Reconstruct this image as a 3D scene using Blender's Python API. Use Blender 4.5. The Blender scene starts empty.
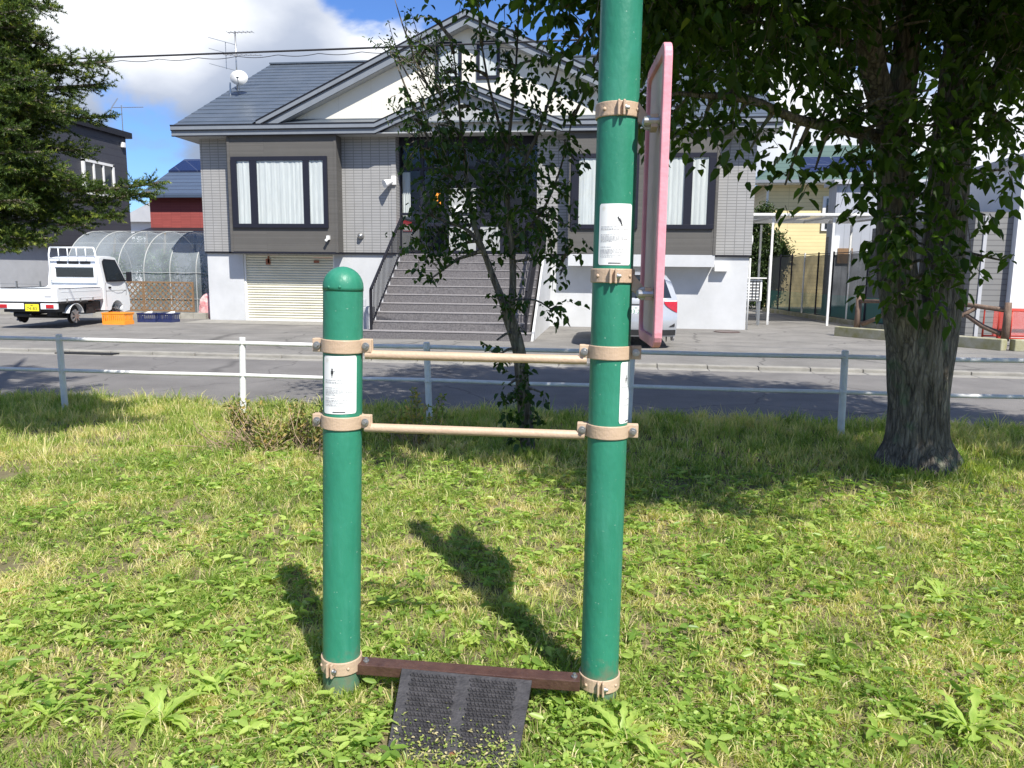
import bpy, bmesh, math, random
import numpy as np
from mathutils import Vector, Matrix
R=math.radians; PI=math.pi
random.seed(7); rng=np.random.default_rng(11)
SC=bpy.context.scene; COL=SC.collection
# ------------------------------------------------------------------ camera
FPX=765.; CZ=1.52; YAW,PITCH,ROLL=0.12517,0.14725,0.00984
f_=Vector((-math.sin(YAW)*math.cos(PITCH), math.cos(YAW)*math.cos(PITCH), -math.sin(PITCH)))
r_=Vector((math.cos(YAW), math.sin(YAW),0)); u_=r_.cross(f_)
rr_=r_*math.cos(ROLL)+u_*math.sin(ROLL); uu_=u_*math.cos(ROLL)-r_*math.sin(ROLL)
cam=bpy.data.cameras.new('camera'); cam.sensor_width=36; cam.lens=FPX/1024*36; cam.clip_end=3000; cam.clip_start=.05
co=bpy.data.objects.new('camera',cam); COL.objects.link(co)
co.matrix_world=Matrix(((rr_.x,uu_.x,-f_.x,0),(rr_.y,uu_.y,-f_.y,0),(rr_.z,uu_.z,-f_.z,CZ),(0,0,0,1)))
SC.camera=co
def ray(px,py): return f_+rr_*((px-512)/FPX)-uu_*((py-384)/FPX)
def at(px,py,Y):
    d=ray(px,py); return Vector((0,0,CZ))+d*(Y/d.y)
# ------------------------------------------------------------------ materials
def newmat(name):
    m=bpy.data.materials.new(name); m.use_nodes=True; nt=m.node_tree
    b=nt.nodes['Principled BSDF']; return m,nt,b
def N(nt,t,**k):
    n=nt.nodes.new(t)
    for a,v in k.items():
        if a in n.inputs.keys(): n.inputs[a].default_value=v
        else: setattr(n,a,v)
    return n
def lk(nt,a,b): nt.links.new(a,b)
def rgba(c): return (c[0],c[1],c[2],1)
def pm(name,c,rough=.6,var=.15,scale=6.,bump=0.,bscale=40.,metal=0.,c2=None,spec=.5,detail=5,stretch=None):
    """general painted / mineral surface: two-scale colour variation + optional bump"""
    m,nt,b=newmat(name)
    tc=N(nt,'ShaderNodeTexCoord'); src=tc.outputs['Object']
    if stretch:
        mp=N(nt,'ShaderNodeMapping'); mp.inputs['Scale'].default_value=stretch; lk(nt,src,mp.inputs['Vector']); src=mp.outputs['Vector']
    n1=N(nt,'ShaderNodeTexNoise'); n1.inputs['Scale'].default_value=scale; n1.inputs['Detail'].default_value=detail
    n1.inputs['Roughness'].default_value=.65; lk(nt,src,n1.inputs['Vector'])
    cr=N(nt,'ShaderNodeValToRGB'); cr.color_ramp.elements[0].position=.3; cr.color_ramp.elements[1].position=.7
    if c2 is None:
        lo=[x*(1-var) for x in c]; hi=[min(1,x*(1+var)) for x in c]
    else: lo,hi=c,c2
    cr.color_ramp.elements[0].color=rgba(lo); cr.color_ramp.elements[1].color=rgba(hi)
    lk(nt,n1.outputs['Fac'],cr.inputs['Fac']); lk(nt,cr.outputs['Color'],b.inputs['Base Color'])
    b.inputs['Roughness'].default_value=rough; b.inputs['Metallic'].default_value=metal
    b.inputs['Specular IOR Level'].default_value=spec
    if bump:
        n2=N(nt,'ShaderNodeTexNoise'); n2.inputs['Scale'].default_value=bscale; n2.inputs['Detail'].default_value=6
        lk(nt,src,n2.inputs['Vector'])
        bp=N(nt,'ShaderNodeBump'); bp.inputs['Strength'].default_value=bump; bp.inputs['Distance'].default_value=.02
        lk(nt,n2.outputs['Fac'],bp.inputs['Height']); lk(nt,bp.outputs['Normal'],b.inputs['Normal'])
    return m
def brickmat(name,c,cm,bw,bh,mortar,rough=.6,off=0.,var=.08,bump=.3,horiz_only=False):
    m,nt,b=newmat(name)
    tc=N(nt,'ShaderNodeTexCoord'); sp=N(nt,'ShaderNodeSeparateXYZ'); lk(nt,tc.outputs['Object'],sp.inputs[0])
    ad=N(nt,'ShaderNodeMath',operation='ADD'); lk(nt,sp.outputs['X'],ad.inputs[0]); lk(nt,sp.outputs['Y'],ad.inputs[1])
    cb=N(nt,'ShaderNodeCombineXYZ'); lk(nt,ad.outputs[0],cb.inputs['X']); lk(nt,sp.outputs['Z'],cb.inputs['Y'])
    br=N(nt,'ShaderNodeTexBrick'); br.offset=off; br.offset_frequency=2; br.squash=1
    br.inputs['Scale'].default_value=1; br.inputs['Brick Width'].default_value=bw; br.inputs['Row Height'].default_value=bh
    br.inputs['Mortar Size'].default_value=mortar; br.inputs['Mortar Smooth'].default_value=.1; br.inputs['Bias'].default_value=0
    br.inputs['Color1'].default_value=rgba([x*(1-var) for x in c]); br.inputs['Color2'].default_value=rgba([min(1,x*(1+var)) for x in c])
    br.inputs['Mortar'].default_value=rgba(cm); lk(nt,cb.outputs[0],br.inputs['Vector'])
    ns=N(nt,'ShaderNodeTexNoise'); ns.inputs['Scale'].default_value=2.2; ns.inputs['Detail'].default_value=6; lk(nt,tc.outputs['Object'],ns.inputs['Vector'])
    mr=N(nt,'ShaderNodeMapRange'); mr.inputs['To Min'].default_value=.88; mr.inputs['To Max'].default_value=1.1; lk(nt,ns.outputs['Fac'],mr.inputs['Value'])
    mx=N(nt,'ShaderNodeVectorMath',operation='SCALE'); lk(nt,br.outputs['Color'],mx.inputs[0]); lk(nt,mr.outputs[0],mx.inputs['Scale'])
    lk(nt,mx.outputs[0],b.inputs['Base Color']); b.inputs['Roughness'].default_value=rough
    bp=N(nt,'ShaderNodeBump'); bp.inputs['Strength'].default_value=bump; bp.inputs['Distance'].default_value=.01; bp.invert=True
    lk(nt,br.outputs['Fac'],bp.inputs['Height']); lk(nt,bp.outputs['Normal'],b.inputs['Normal'])
    return m
def glassmat(name,tint=(.93,.95,.94),refl=.5,rough=.02,dark=None):
    m=bpy.data.materials.new(name); m.use_nodes=True; nt=m.node_tree; nt.nodes.clear()
    o=N(nt,'ShaderNodeOutputMaterial'); mx=N(nt,'ShaderNodeMixShader'); lw=N(nt,'ShaderNodeLayerWeight'); fr=N(nt,'ShaderNodeMath',operation='POWER'); lk(nt,lw.outputs['Facing'],fr.inputs[0]); fr.inputs[1].default_value=4.0
    gl=N(nt,'ShaderNodeBsdfGlossy'); gl.inputs['Roughness'].default_value=rough
    tr=N(nt,'ShaderNodeBsdfTransparent'); tr.inputs['Color'].default_value=rgba(tint)
    ml=N(nt,'ShaderNodeMath',operation='MULTIPLY_ADD'); ml.inputs[1].default_value=1.0; ml.inputs[2].default_value=refl*.08
    lk(nt,fr.outputs[0],ml.inputs[0]); lk(nt,ml.outputs[0],mx.inputs['Fac']); lk(nt,tr.outputs[0],mx.inputs[1]); lk(nt,gl.outputs[0],mx.inputs[2])
    lk(nt,mx.outputs[0],o.inputs['Surface']); return m
def leafmat(name,cols,trans=.35,rough=.45,attr='rnd'):
    """cols: list of (pos,colour) along the per-leaf random value"""
    m=bpy.data.materials.new(name); m.use_nodes=True; nt=m.node_tree; nt.nodes.clear()
    o=N(nt,'ShaderNodeOutputMaterial'); at_=N(nt,'ShaderNodeAttribute'); at_.attribute_name=attr
    cr=N(nt,'ShaderNodeValToRGB'); el=cr.color_ramp.elements
    el[0].position=cols[0][0]; el[0].color=rgba(cols[0][1]); el[1].position=cols[-1][0]; el[1].color=rgba(cols[-1][1])
    for p,c in cols[1:-1]: e=el.new(p); e.color=rgba(c)
    lk(nt,at_.outputs['Fac'],cr.inputs['Fac'])
    b=N(nt,'ShaderNodeBsdfPrincipled'); b.inputs['Roughness'].default_value=rough; b.inputs['Specular IOR Level'].default_value=.35
    lk(nt,cr.outputs['Color'],b.inputs['Base Color'])
    t=N(nt,'ShaderNodeBsdfTranslucent'); g=N(nt,'ShaderNodeMix',data_type='RGBA',blend_type='MULTIPLY')
    g.inputs['Factor'].default_value=1; lk(nt,cr.outputs['Color'],g.inputs[6]); g.inputs[7].default_value=(1.5,1.6,.7,1)
    lk(nt,g.outputs[2],t.inputs['Color'])
    mx=N(nt,'ShaderNodeMixShader'); mx.inputs['Fac'].default_value=trans
    lk(nt,b.outputs[0],mx.inputs[1]); lk(nt,t.outputs[0],mx.inputs[2]); lk(nt,mx.outputs[0],o.inputs['Surface']); return m
M={}
def postmat():
    m=pm('green_paint',(.019,.165,.098),.42,.10,5,.12,60,c2=(.032,.225,.140),spec=.4,stretch=(1,1,.5)); nt=m.node_tree; b=nt.nodes['Principled BSDF']
    src=b.inputs['Base Color'].links[0].from_socket; tc=N(nt,'ShaderNodeTexCoord'); ge=N(nt,'ShaderNodeNewGeometry')
    # faded streaks
    mp=N(nt,'ShaderNodeMapping'); mp.inputs['Scale'].default_value=(1,1,.12); lk(nt,tc.outputs['Object'],mp.inputs['Vector'])
    n0=N(nt,'ShaderNodeTexNoise'); n0.inputs['Scale'].default_value=22; n0.inputs['Detail'].default_value=6; lk(nt,mp.outputs[0],n0.inputs['Vector'])
    r0=N(nt,'ShaderNodeMapRange'); r0.inputs['From Min'].default_value=.52; r0.inputs['From Max'].default_value=.72; r0.inputs['To Max'].default_value=.38; lk(nt,n0.outputs['Fac'],r0.inputs['Value'])
    m0=N(nt,'ShaderNodeMix',data_type='RGBA'); lk(nt,r0.outputs[0],m0.inputs['Factor']); lk(nt,src,m0.inputs[6]); m0.inputs[7].default_value=(.07,.28,.20,1)
    # small chips and specks
    n1=N(nt,'ShaderNodeTexNoise'); n1.inputs['Scale'].default_value=85; n1.inputs['Detail'].default_value=3; lk(nt,tc.outputs['Object'],n1.inputs['Vector'])
    r1=N(nt,'ShaderNodeMapRange'); r1.inputs['From Min'].default_value=.70; r1.inputs['From Max'].default_value=.73; r1.inputs['To Max'].default_value=.7; lk(nt,n1.outputs['Fac'],r1.inputs['Value'])
    m1=N(nt,'ShaderNodeMix',data_type='RGBA'); lk(nt,r1.outputs[0],m1.inputs['Factor']); lk(nt,m0.outputs[2],m1.inputs[6]); m1.inputs[7].default_value=(.22,.36,.28,1)
    # soil splashed on the foot
    sp=N(nt,'ShaderNodeSeparateXYZ'); lk(nt,ge.outputs['Position'],sp.inputs[0]); n2=N(nt,'ShaderNodeTexNoise'); n2.inputs['Scale'].default_value=30; n2.inputs['Detail'].default_value=6; lk(nt,tc.outputs['Object'],n2.inputs['Vector'])
    a=N(nt,'ShaderNodeMath',operation='MULTIPLY_ADD'); lk(nt,n2.outputs['Fac'],a.inputs[0]); a.inputs[1].default_value=-.30; lk(nt,sp.outputs['Z'],a.inputs[2])
    r2=N(nt,'ShaderNodeMapRange'); r2.inputs['From Min'].default_value=.02; r2.inputs['From Max'].default_value=-.12; r2.inputs['To Max'].default_value=.75; lk(nt,a.outputs[0],r2.inputs['Value'])
    m2=N(nt,'ShaderNodeMix',data_type='RGBA'); lk(nt,r2.outputs[0],m2.inputs['Factor']); lk(nt,m1.outputs[2],m2.inputs[6]); m2.inputs[7].default_value=(.17,.15,.10,1)
    lk(nt,m2.outputs[2],b.inputs['Base Color']); return m
M['post']=postmat()
M['beige']=pm('beige_coating',(.44,.315,.215),.5,.1,7,.12,90,c2=(.52,.385,.27),detail=6)
M['steel']=pm('galvanised',(.42,.42,.41),.35,.15,60,metal=.85)
M['sticker']=pm('sticker_white',(.78,.79,.77),.4,.02,10)
M['ink']=pm('sticker_ink',(.30,.30,.32),.6,.2,60); M['inkdark']=pm('sticker_ink_dark',(.03,.03,.035),.6,.2,60)
M['inky']=pm('sticker_ink_pale',(.72,.66,.50),.6,.1,60)
M['brown']=pm('brown_steel',(.055,.026,.020),.38,.3,20,.2,80,c2=(.10,.052,.038))
M['rubber']=pm('rubber',(.028,.027,.030),.62,.3,30,.25,120,c2=(.065,.062,.066))
M['pink']=pm('pink_paint',(.66,.26,.31),.5,.08,14,.1,70,c2=(.74,.33,.38))
M['pinkface']=pm('pink_board_face',(.62,.50,.47),.55,.08,14)
M['whitepaint']=pm('white_pipe_paint',(.62,.62,.60),.42,.12,9,.1,50,c2=(.80,.80,.79),detail=10)
def roadmat(name,lo,hi,crack,patch,cs=.55):
    m=pm(name,lo,.9,.2,1.1,.5,160,c2=hi,detail=12); nt=m.node_tree; b=nt.nodes['Principled BSDF']; src=b.inputs['Base Color'].links[0].from_socket
    tc=N(nt,'ShaderNodeTexCoord'); nz=N(nt,'ShaderNodeTexNoise'); nz.inputs['Scale'].default_value=1.3; nz.inputs['Detail'].default_value=5; lk(nt,tc.outputs['Object'],nz.inputs['Vector'])
    mxv=N(nt,'ShaderNodeVectorMath',operation='MULTIPLY_ADD'); lk(nt,nz.outputs['Color'],mxv.inputs[0]); mxv.inputs[1].default_value=(.8,.8,0); lk(nt,tc.outputs['Object'],mxv.inputs[2])
    vo=N(nt,'ShaderNodeTexVoronoi',feature='DISTANCE_TO_EDGE'); vo.inputs['Scale'].default_value=cs; lk(nt,mxv.outputs[0],vo.inputs['Vector'])
    rr=N(nt,'ShaderNodeMapRange'); rr.inputs['From Min'].default_value=.012; rr.inputs['From Max'].default_value=.002; rr.inputs['To Max'].default_value=crack; lk(nt,vo.outputs['Distance'],rr.inputs['Value'])
    m0=N(nt,'ShaderNodeMix',data_type='RGBA'); lk(nt,rr.outputs[0],m0.inputs['Factor']); lk(nt,src,m0.inputs[6]); m0.inputs[7].default_value=rgba([x*.35 for x in lo])
    v2=N(nt,'ShaderNodeTexVoronoi'); v2.inputs['Scale'].default_value=.22; mp=N(nt,'ShaderNodeMapping'); mp.inputs['Scale'].default_value=(.5,1.6,1); lk(nt,tc.outputs['Object'],mp.inputs['Vector']); lk(nt,mp.outputs[0],v2.inputs['Vector'])
    sp=N(nt,'ShaderNodeSeparateColor'); lk(nt,v2.outputs['Color'],sp.inputs[0]); r2=N(nt,'ShaderNodeMapRange'); r2.inputs['To Min'].default_value=1-patch; r2.inputs['To Max'].default_value=1+patch; lk(nt,sp.outputs[0],r2.inputs['Value'])
    n3=N(nt,'ShaderNodeTexNoise'); n3.inputs['Scale'].default_value=90; n3.inputs['Detail'].default_value=3; lk(nt,tc.outputs['Object'],n3.inputs['Vector']); r3=N(nt,'ShaderNodeMapRange'); r3.inputs['From Min'].default_value=.3; r3.inputs['From Max'].default_value=.7; r3.inputs['To Min'].default_value=.82; r3.inputs['To Max'].default_value=1.18; lk(nt,n3.outputs['Fac'],r3.inputs['Value'])
    mm=N(nt,'ShaderNodeMath',operation='MULTIPLY'); lk(nt,r2.outputs[0],mm.inputs[0]); lk(nt,r3.outputs[0],mm.inputs[1])
    sc=N(nt,'ShaderNodeVectorMath',operation='SCALE'); lk(nt,m0.outputs[2],sc.inputs[0]); lk(nt,mm.outputs[0],sc.inputs['Scale']); lk(nt,sc.outputs[0],b.inputs['Base Color']); return m
M['asphalt']=roadmat('asphalt',(.135,.128,.122),(.205,.195,.185),.5,.07)
M['drive']=roadmat('driveway_paving',(.15,.143,.132),(.245,.233,.213),.6,.10,.4)
M['kerb']=pm('kerb_concrete',(.21,.20,.18),.9,.2,3,.4,90,c2=(.34,.325,.285),detail=10)
M['soil']=pm('soil',(.09,.085,.035),.95,.3,2.5,.8,60,c2=(.25,.20,.115),detail=12)
M['conc']=pm('foundation_render',(.46,.47,.475),.8,.1,1.2,.15,90,c2=(.57,.58,.59),detail=12)
M['bay']=brickmat('bay_cladding',(.105,.100,.092),(.082,.078,.072),3.0,.03,.006,.75,var=.12,bump=.4)
M['tile']=brickmat('wall_tile',(.315,.312,.305),(.17,.168,.165),.245,.075,.009,.55,var=.03,bump=.15)
M['cream']=brickmat('cream_siding',(.72,.69,.60),(.62,.59,.51),.91,9,.006,.7,var=.01,bump=.1)
M['roof']=pm('roof_metal',(.075,.095,.118),.36,.12,1.6,.05,30,c2=(.11,.13,.155),metal=.2,detail=8)
M['fascia']=pm('fascia_grey',(.19,.21,.235),.5,.08,4)
M['soffit']=pm('soffit_grey',(.36,.37,.37),.7,.06,4)
M['dark']=pm('dark_aluminium',(.016,.017,.027),.45,.1,20,spec=.25)
M['black']=pm('black_trim',(.014,.014,.018),.5,.1,20,spec=.25)
M['curtain']=pm('curtain_lace',(.50,.515,.515),.9,.08,3,c2=(.64,.655,.65),stretch=(8,8,.6))
M['glass']=glassmat('window_glass')
M['darkglass']=pm('dark_glass',(.02,.025,.028),.06,.1,3,spec=.8)
M['shutter']=pm('shutter_cream',(.60,.58,.46),.5,.1,1.4,c2=(.72,.70,.58),detail=8)
M['rust']=pm('rust_stain',(.30,.12,.07),.8,.3,12)
M['granite']=pm('stair_granite',(.07,.066,.069),.75,.35,30,.2,120,c2=(.19,.178,.18))
M['nosing']=pm('stair_nosing',(.27,.255,.255),.7,.2,30)
M['carwhite']=pm('white_car_paint',(.74,.76,.77),.22,.03,2,spec=.6)
M['carsilver']=pm('silver_car_paint',(.46,.48,.51),.25,.03,2,metal=.35,spec=.6)
M['tyre']=pm('tyre',(.015,.015,.016),.8,.3,30); M['rim']=pm('wheel_rim',(.26,.26,.27),.4,.15,20,metal=.6)
M['redlens']=pm('red_lens',(.42,.012,.02),.12,.15,30,spec=.8); M['clearlens']=pm('clear_lens',(.72,.62,.60),.15,.1,30,spec=.8)
M['chassis']=pm('chassis_dark',(.02,.02,.021),.7,.3,15)
M['yellow']=pm('plate_yellow',(.82,.68,.03),.4,.03,15); M['platewhite']=pm('plate_white',(.75,.76,.76),.4,.03,15)
M['plateink']=pm('plate_ink',(.03,.05,.03),.5,.1,15); M['plategreen']=pm('plate_ink_green',(.03,.22,.12),.5,.1,15)
M['orange']=pm('orange_plastic',(.85,.30,.03),.5,.08,10); M['navy']=pm('navy_plastic',(.02,.03,.10),.45,.2,10)
M['wood']=pm('lattice_wood',(.17,.10,.05),.75,.2,9,.3,60,c2=(.27,.165,.085),stretch=(3,3,1))
M['block']=pm('block_wall',(.25,.24,.20),.9,.25,5,.5,50,c2=(.38,.36,.31))
M['bark']=None
M['navyclad']=brickmat('navy_siding',(.045,.047,.058),(.03,.03,.04),3.6,.26,.008,.6,var=.04)
M['redwall']=brickmat('red_siding',(.30,.065,.055),(.20,.04,.035),.5,.08,.008,.7,var=.08)
M['bluemetal']=brickmat('blue_roof_metal',(.06,.085,.13),(.03,.04,.065),6,.22,.02,.45,var=.05)
M['solar']=brickmat('solar_panel',(.012,.018,.055),(.06,.07,.11),1.0,.8,.02,.15,var=.1)
M['greyhouse']=brickmat('grey_siding',(.36,.38,.42),(.28,.30,.33),.3,9,.012,.7,var=.03)
M['yellowhouse']=brickmat('yellow_siding',(.74,.62,.33),(.58,.48,.25),3,.16,.012,.7,var=.03)
M['greenroof']=brickmat('green_roof',(.085,.135,.11),(.06,.095,.08),6,.25,.02,.5,var=.04)
M['whitewall']=pm('white_wall',(.72,.73,.74),.7,.05,2)
M['shed']=pm('light_grey_wall',(.42,.43,.45),.7,.08,2)
M['greyshade']=brickmat('grey_lap_siding',(.20,.20,.195),(.12,.12,.12),4,.13,.012,.7,var=.04)
M['polycarb']=None
M['log']=pm('rustic_log',(.10,.065,.045),.85,.3,12,.5,50,c2=(.22,.15,.11),stretch=(1,1,.4))
M['redmetal']=pm('red_metal',(.60,.06,.035),.5,.1,12)
M['mossconcrete']=pm('mossy_planter',(.42,.40,.34),.9,.2,3,.4,60,c2=(.24,.23,.09))
M['floral']=pm('floral_cloth',(.55,.10,.12),.8,.3,7,c2=(.80,.66,.62))
M['whiteplastic']=pm('white_plastic',(.76,.76,.74),.4,.04,10)
M['cable']=pm('cable_black',(.03,.03,.035),.6,.1,10)
M['netgreen']=None
M['signred']=pm('sign_red',(.70,.05,.06),.5,.1,10)
M['greypanel']=pm('grey_panel',(.36,.37,.36),.5,.05,8)
def barkmat():
    m,nt,b=newmat('bark')
    tc=N(nt,'ShaderNodeTexCoord'); mp=N(nt,'ShaderNodeMapping'); mp.inputs['Scale'].default_value=(1,1,.16); lk(nt,tc.outputs['Object'],mp.inputs['Vector'])
    n=N(nt,'ShaderNodeTexNoise'); n.inputs['Scale'].default_value=24; n.inputs['Detail'].default_value=10; n.inputs['Roughness'].default_value=.7; n.inputs['Distortion'].default_value=.6
    lk(nt,mp.outputs[0],n.inputs['Vector'])
    cr=N(nt,'ShaderNodeValToRGB'); e=cr.color_ramp.elements; e[0].position=.36; e[0].color=(.05,.04,.03,1); e[1].position=.66; e[1].color=(.27,.235,.185,1)
    lk(nt,n.outputs['Fac'],cr.inputs['Fac'])
    n2=N(nt,'ShaderNodeTexNoise'); n2.inputs['Scale'].default_value=5; n2.inputs['Detail'].default_value=8; lk(nt,tc.outputs['Object'],n2.inputs['Vector'])
    c2=N(nt,'ShaderNodeValToRGB'); c2.color_ramp.elements[0].position=.56; c2.color_ramp.elements[1].position=.68
    lk(nt,n2.outputs['Fac'],c2.inputs['Fac'])
    mx=N(nt,'ShaderNodeMix',data_type='RGBA'); lk(nt,c2.outputs['Color'],mx.inputs['Factor']); lk(nt,cr.outputs['Color'],mx.inputs[6]); mx.inputs[7].default_value=(.12,.15,.09,1)
    lk(nt,mx.outputs[2],b.inputs['Base Color']); b.inputs['Roughness'].default_value=.9
    m3=N(nt,'ShaderNodeMapping'); m3.inputs['Scale'].default_value=(1,1,.075); dn=N(nt,'ShaderNodeVectorMath',operation='MULTIPLY_ADD'); lk(nt,n2.outputs['Color'],dn.inputs[0]); dn.inputs[1].default_value=(.10,.10,.10); lk(nt,tc.outputs['Object'],dn.inputs[2]); lk(nt,dn.outputs[0],m3.inputs['Vector'])
    vo=N(nt,'ShaderNodeTexVoronoi',feature='DISTANCE_TO_EDGE'); vo.inputs['Scale'].default_value=30; lk(nt,m3.outputs[0],vo.inputs['Vector'])
    rv=N(nt,'ShaderNodeMapRange'); rv.inputs['From Min'].default_value=0; rv.inputs['From Max'].default_value=.16; rv.inputs['To Min'].default_value=.62; rv.inputs['To Max'].default_value=1.08; lk(nt,vo.outputs['Distance'],rv.inputs['Value'])
    sc=N(nt,'ShaderNodeVectorMath',operation='SCALE'); lk(nt,mx.outputs[2],sc.inputs[0]); lk(nt,rv.outputs[0],sc.inputs['Scale']); lk(nt,sc.outputs[0],b.inputs['Base Color'])
    ah=N(nt,'ShaderNodeMath',operation='MULTIPLY_ADD'); lk(nt,rv.outputs[0],ah.inputs[0]); ah.inputs[1].default_value=.8; lk(nt,n.outputs['Fac'],ah.inputs[2])
    bp=N(nt,'ShaderNodeBump'); bp.inputs['Strength'].default_value=1.; bp.inputs['Distance'].default_value=.018; lk(nt,ah.outputs[0],bp.inputs['Height']); lk(nt,bp.outputs[0],b.inputs['Normal'])
    return m
M['bark']=barkmat()
def veilmat(name,c,alpha,rough=.5,gloss=.15):
    m=bpy.data.materials.new(name); m.use_nodes=True; nt=m.node_tree; nt.nodes.clear()
    o=N(nt,'ShaderNodeOutputMaterial'); b=N(nt,'ShaderNodeBsdfPrincipled'); b.inputs['Base Color'].default_value=rgba(c); b.inputs['Roughness'].default_value=rough
    t=N(nt,'ShaderNodeBsdfTransparent'); mx=N(nt,'ShaderNodeMixShader')
    n=N(nt,'ShaderNodeTexNoise'); n.inputs['Scale'].default_value=1.5; n.inputs['Detail'].default_value=5; tc=N(nt,'ShaderNodeTexCoord'); lk(nt,tc.outputs['Object'],n.inputs['Vector'])
    mr=N(nt,'ShaderNodeMapRange'); mr.inputs['To Min'].default_value=alpha-.22; mr.inputs['To Max'].default_value=alpha+.22; lk(nt,n.outputs['Fac'],mr.inputs['Value'])
    lk(nt,mr.outputs[0],mx.inputs['Fac']); lk(nt,t.outputs[0],mx.inputs[1]); lk(nt,b.outputs[0],mx.inputs[2]); lk(nt,mx.outputs[0],o.inputs['Surface']); return m
M['film']=veilmat('greenhouse_film',(.40,.45,.48),.34,.22)
M['polycarb']=veilmat('polycarbonate',(.68,.70,.74),.62,.3)
M['netgreen']=veilmat('net_green',(.03,.14,.12),.82,.8); M['netdark']=veilmat('net_dark',(.065,.075,.08),.80,.8)
M['leafbig']=leafmat('leaves_big_tree',[(0,(.026,.060,.012)),(.5,(.062,.118,.021)),(.9,(.12,.20,.032)),(1,(.32,.29,.03))],.55,.38)
M['leafsmall']=leafmat('leaves_small_tree',[(0,(.022,.050,.014)),(.6,(.050,.100,.022)),(1,(.10,.16,.032))],.45,.38)
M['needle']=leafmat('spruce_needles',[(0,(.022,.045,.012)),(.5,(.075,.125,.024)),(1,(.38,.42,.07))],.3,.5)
M['hedge']=leafmat('garden_leaves',[(0,(.02,.04,.015)),(1,(.07,.11,.035))],.3)
M['gh']=leafmat('greenhouse_leaves',[(0,(.04,.08,.03)),(1,(.12,.20,.06))],.3)
M['grass']=leafmat('grass_blades',[(0,(.12,.20,.038)),(.35,(.27,.37,.075)),(.62,(.43,.49,.14)),(.8,(.60,.55,.25)),(1,(.72,.61,.38))],.45,.42)
M['weed']=leafmat('weed_leaves',[(0,(.15,.26,.045)),(.6,(.31,.44,.09)),(1,(.46,.56,.15))],.45,.38)
M['shrub']=leafmat('shrub_leaves',[(0,(.13,.18,.04)),(.6,(.27,.31,.08)),(1,(.48,.33,.12))],.38)
M['twig']=pm('dry_twig',(.22,.15,.09),.85,.3,20,c2=(.40,.30,.20))
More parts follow.
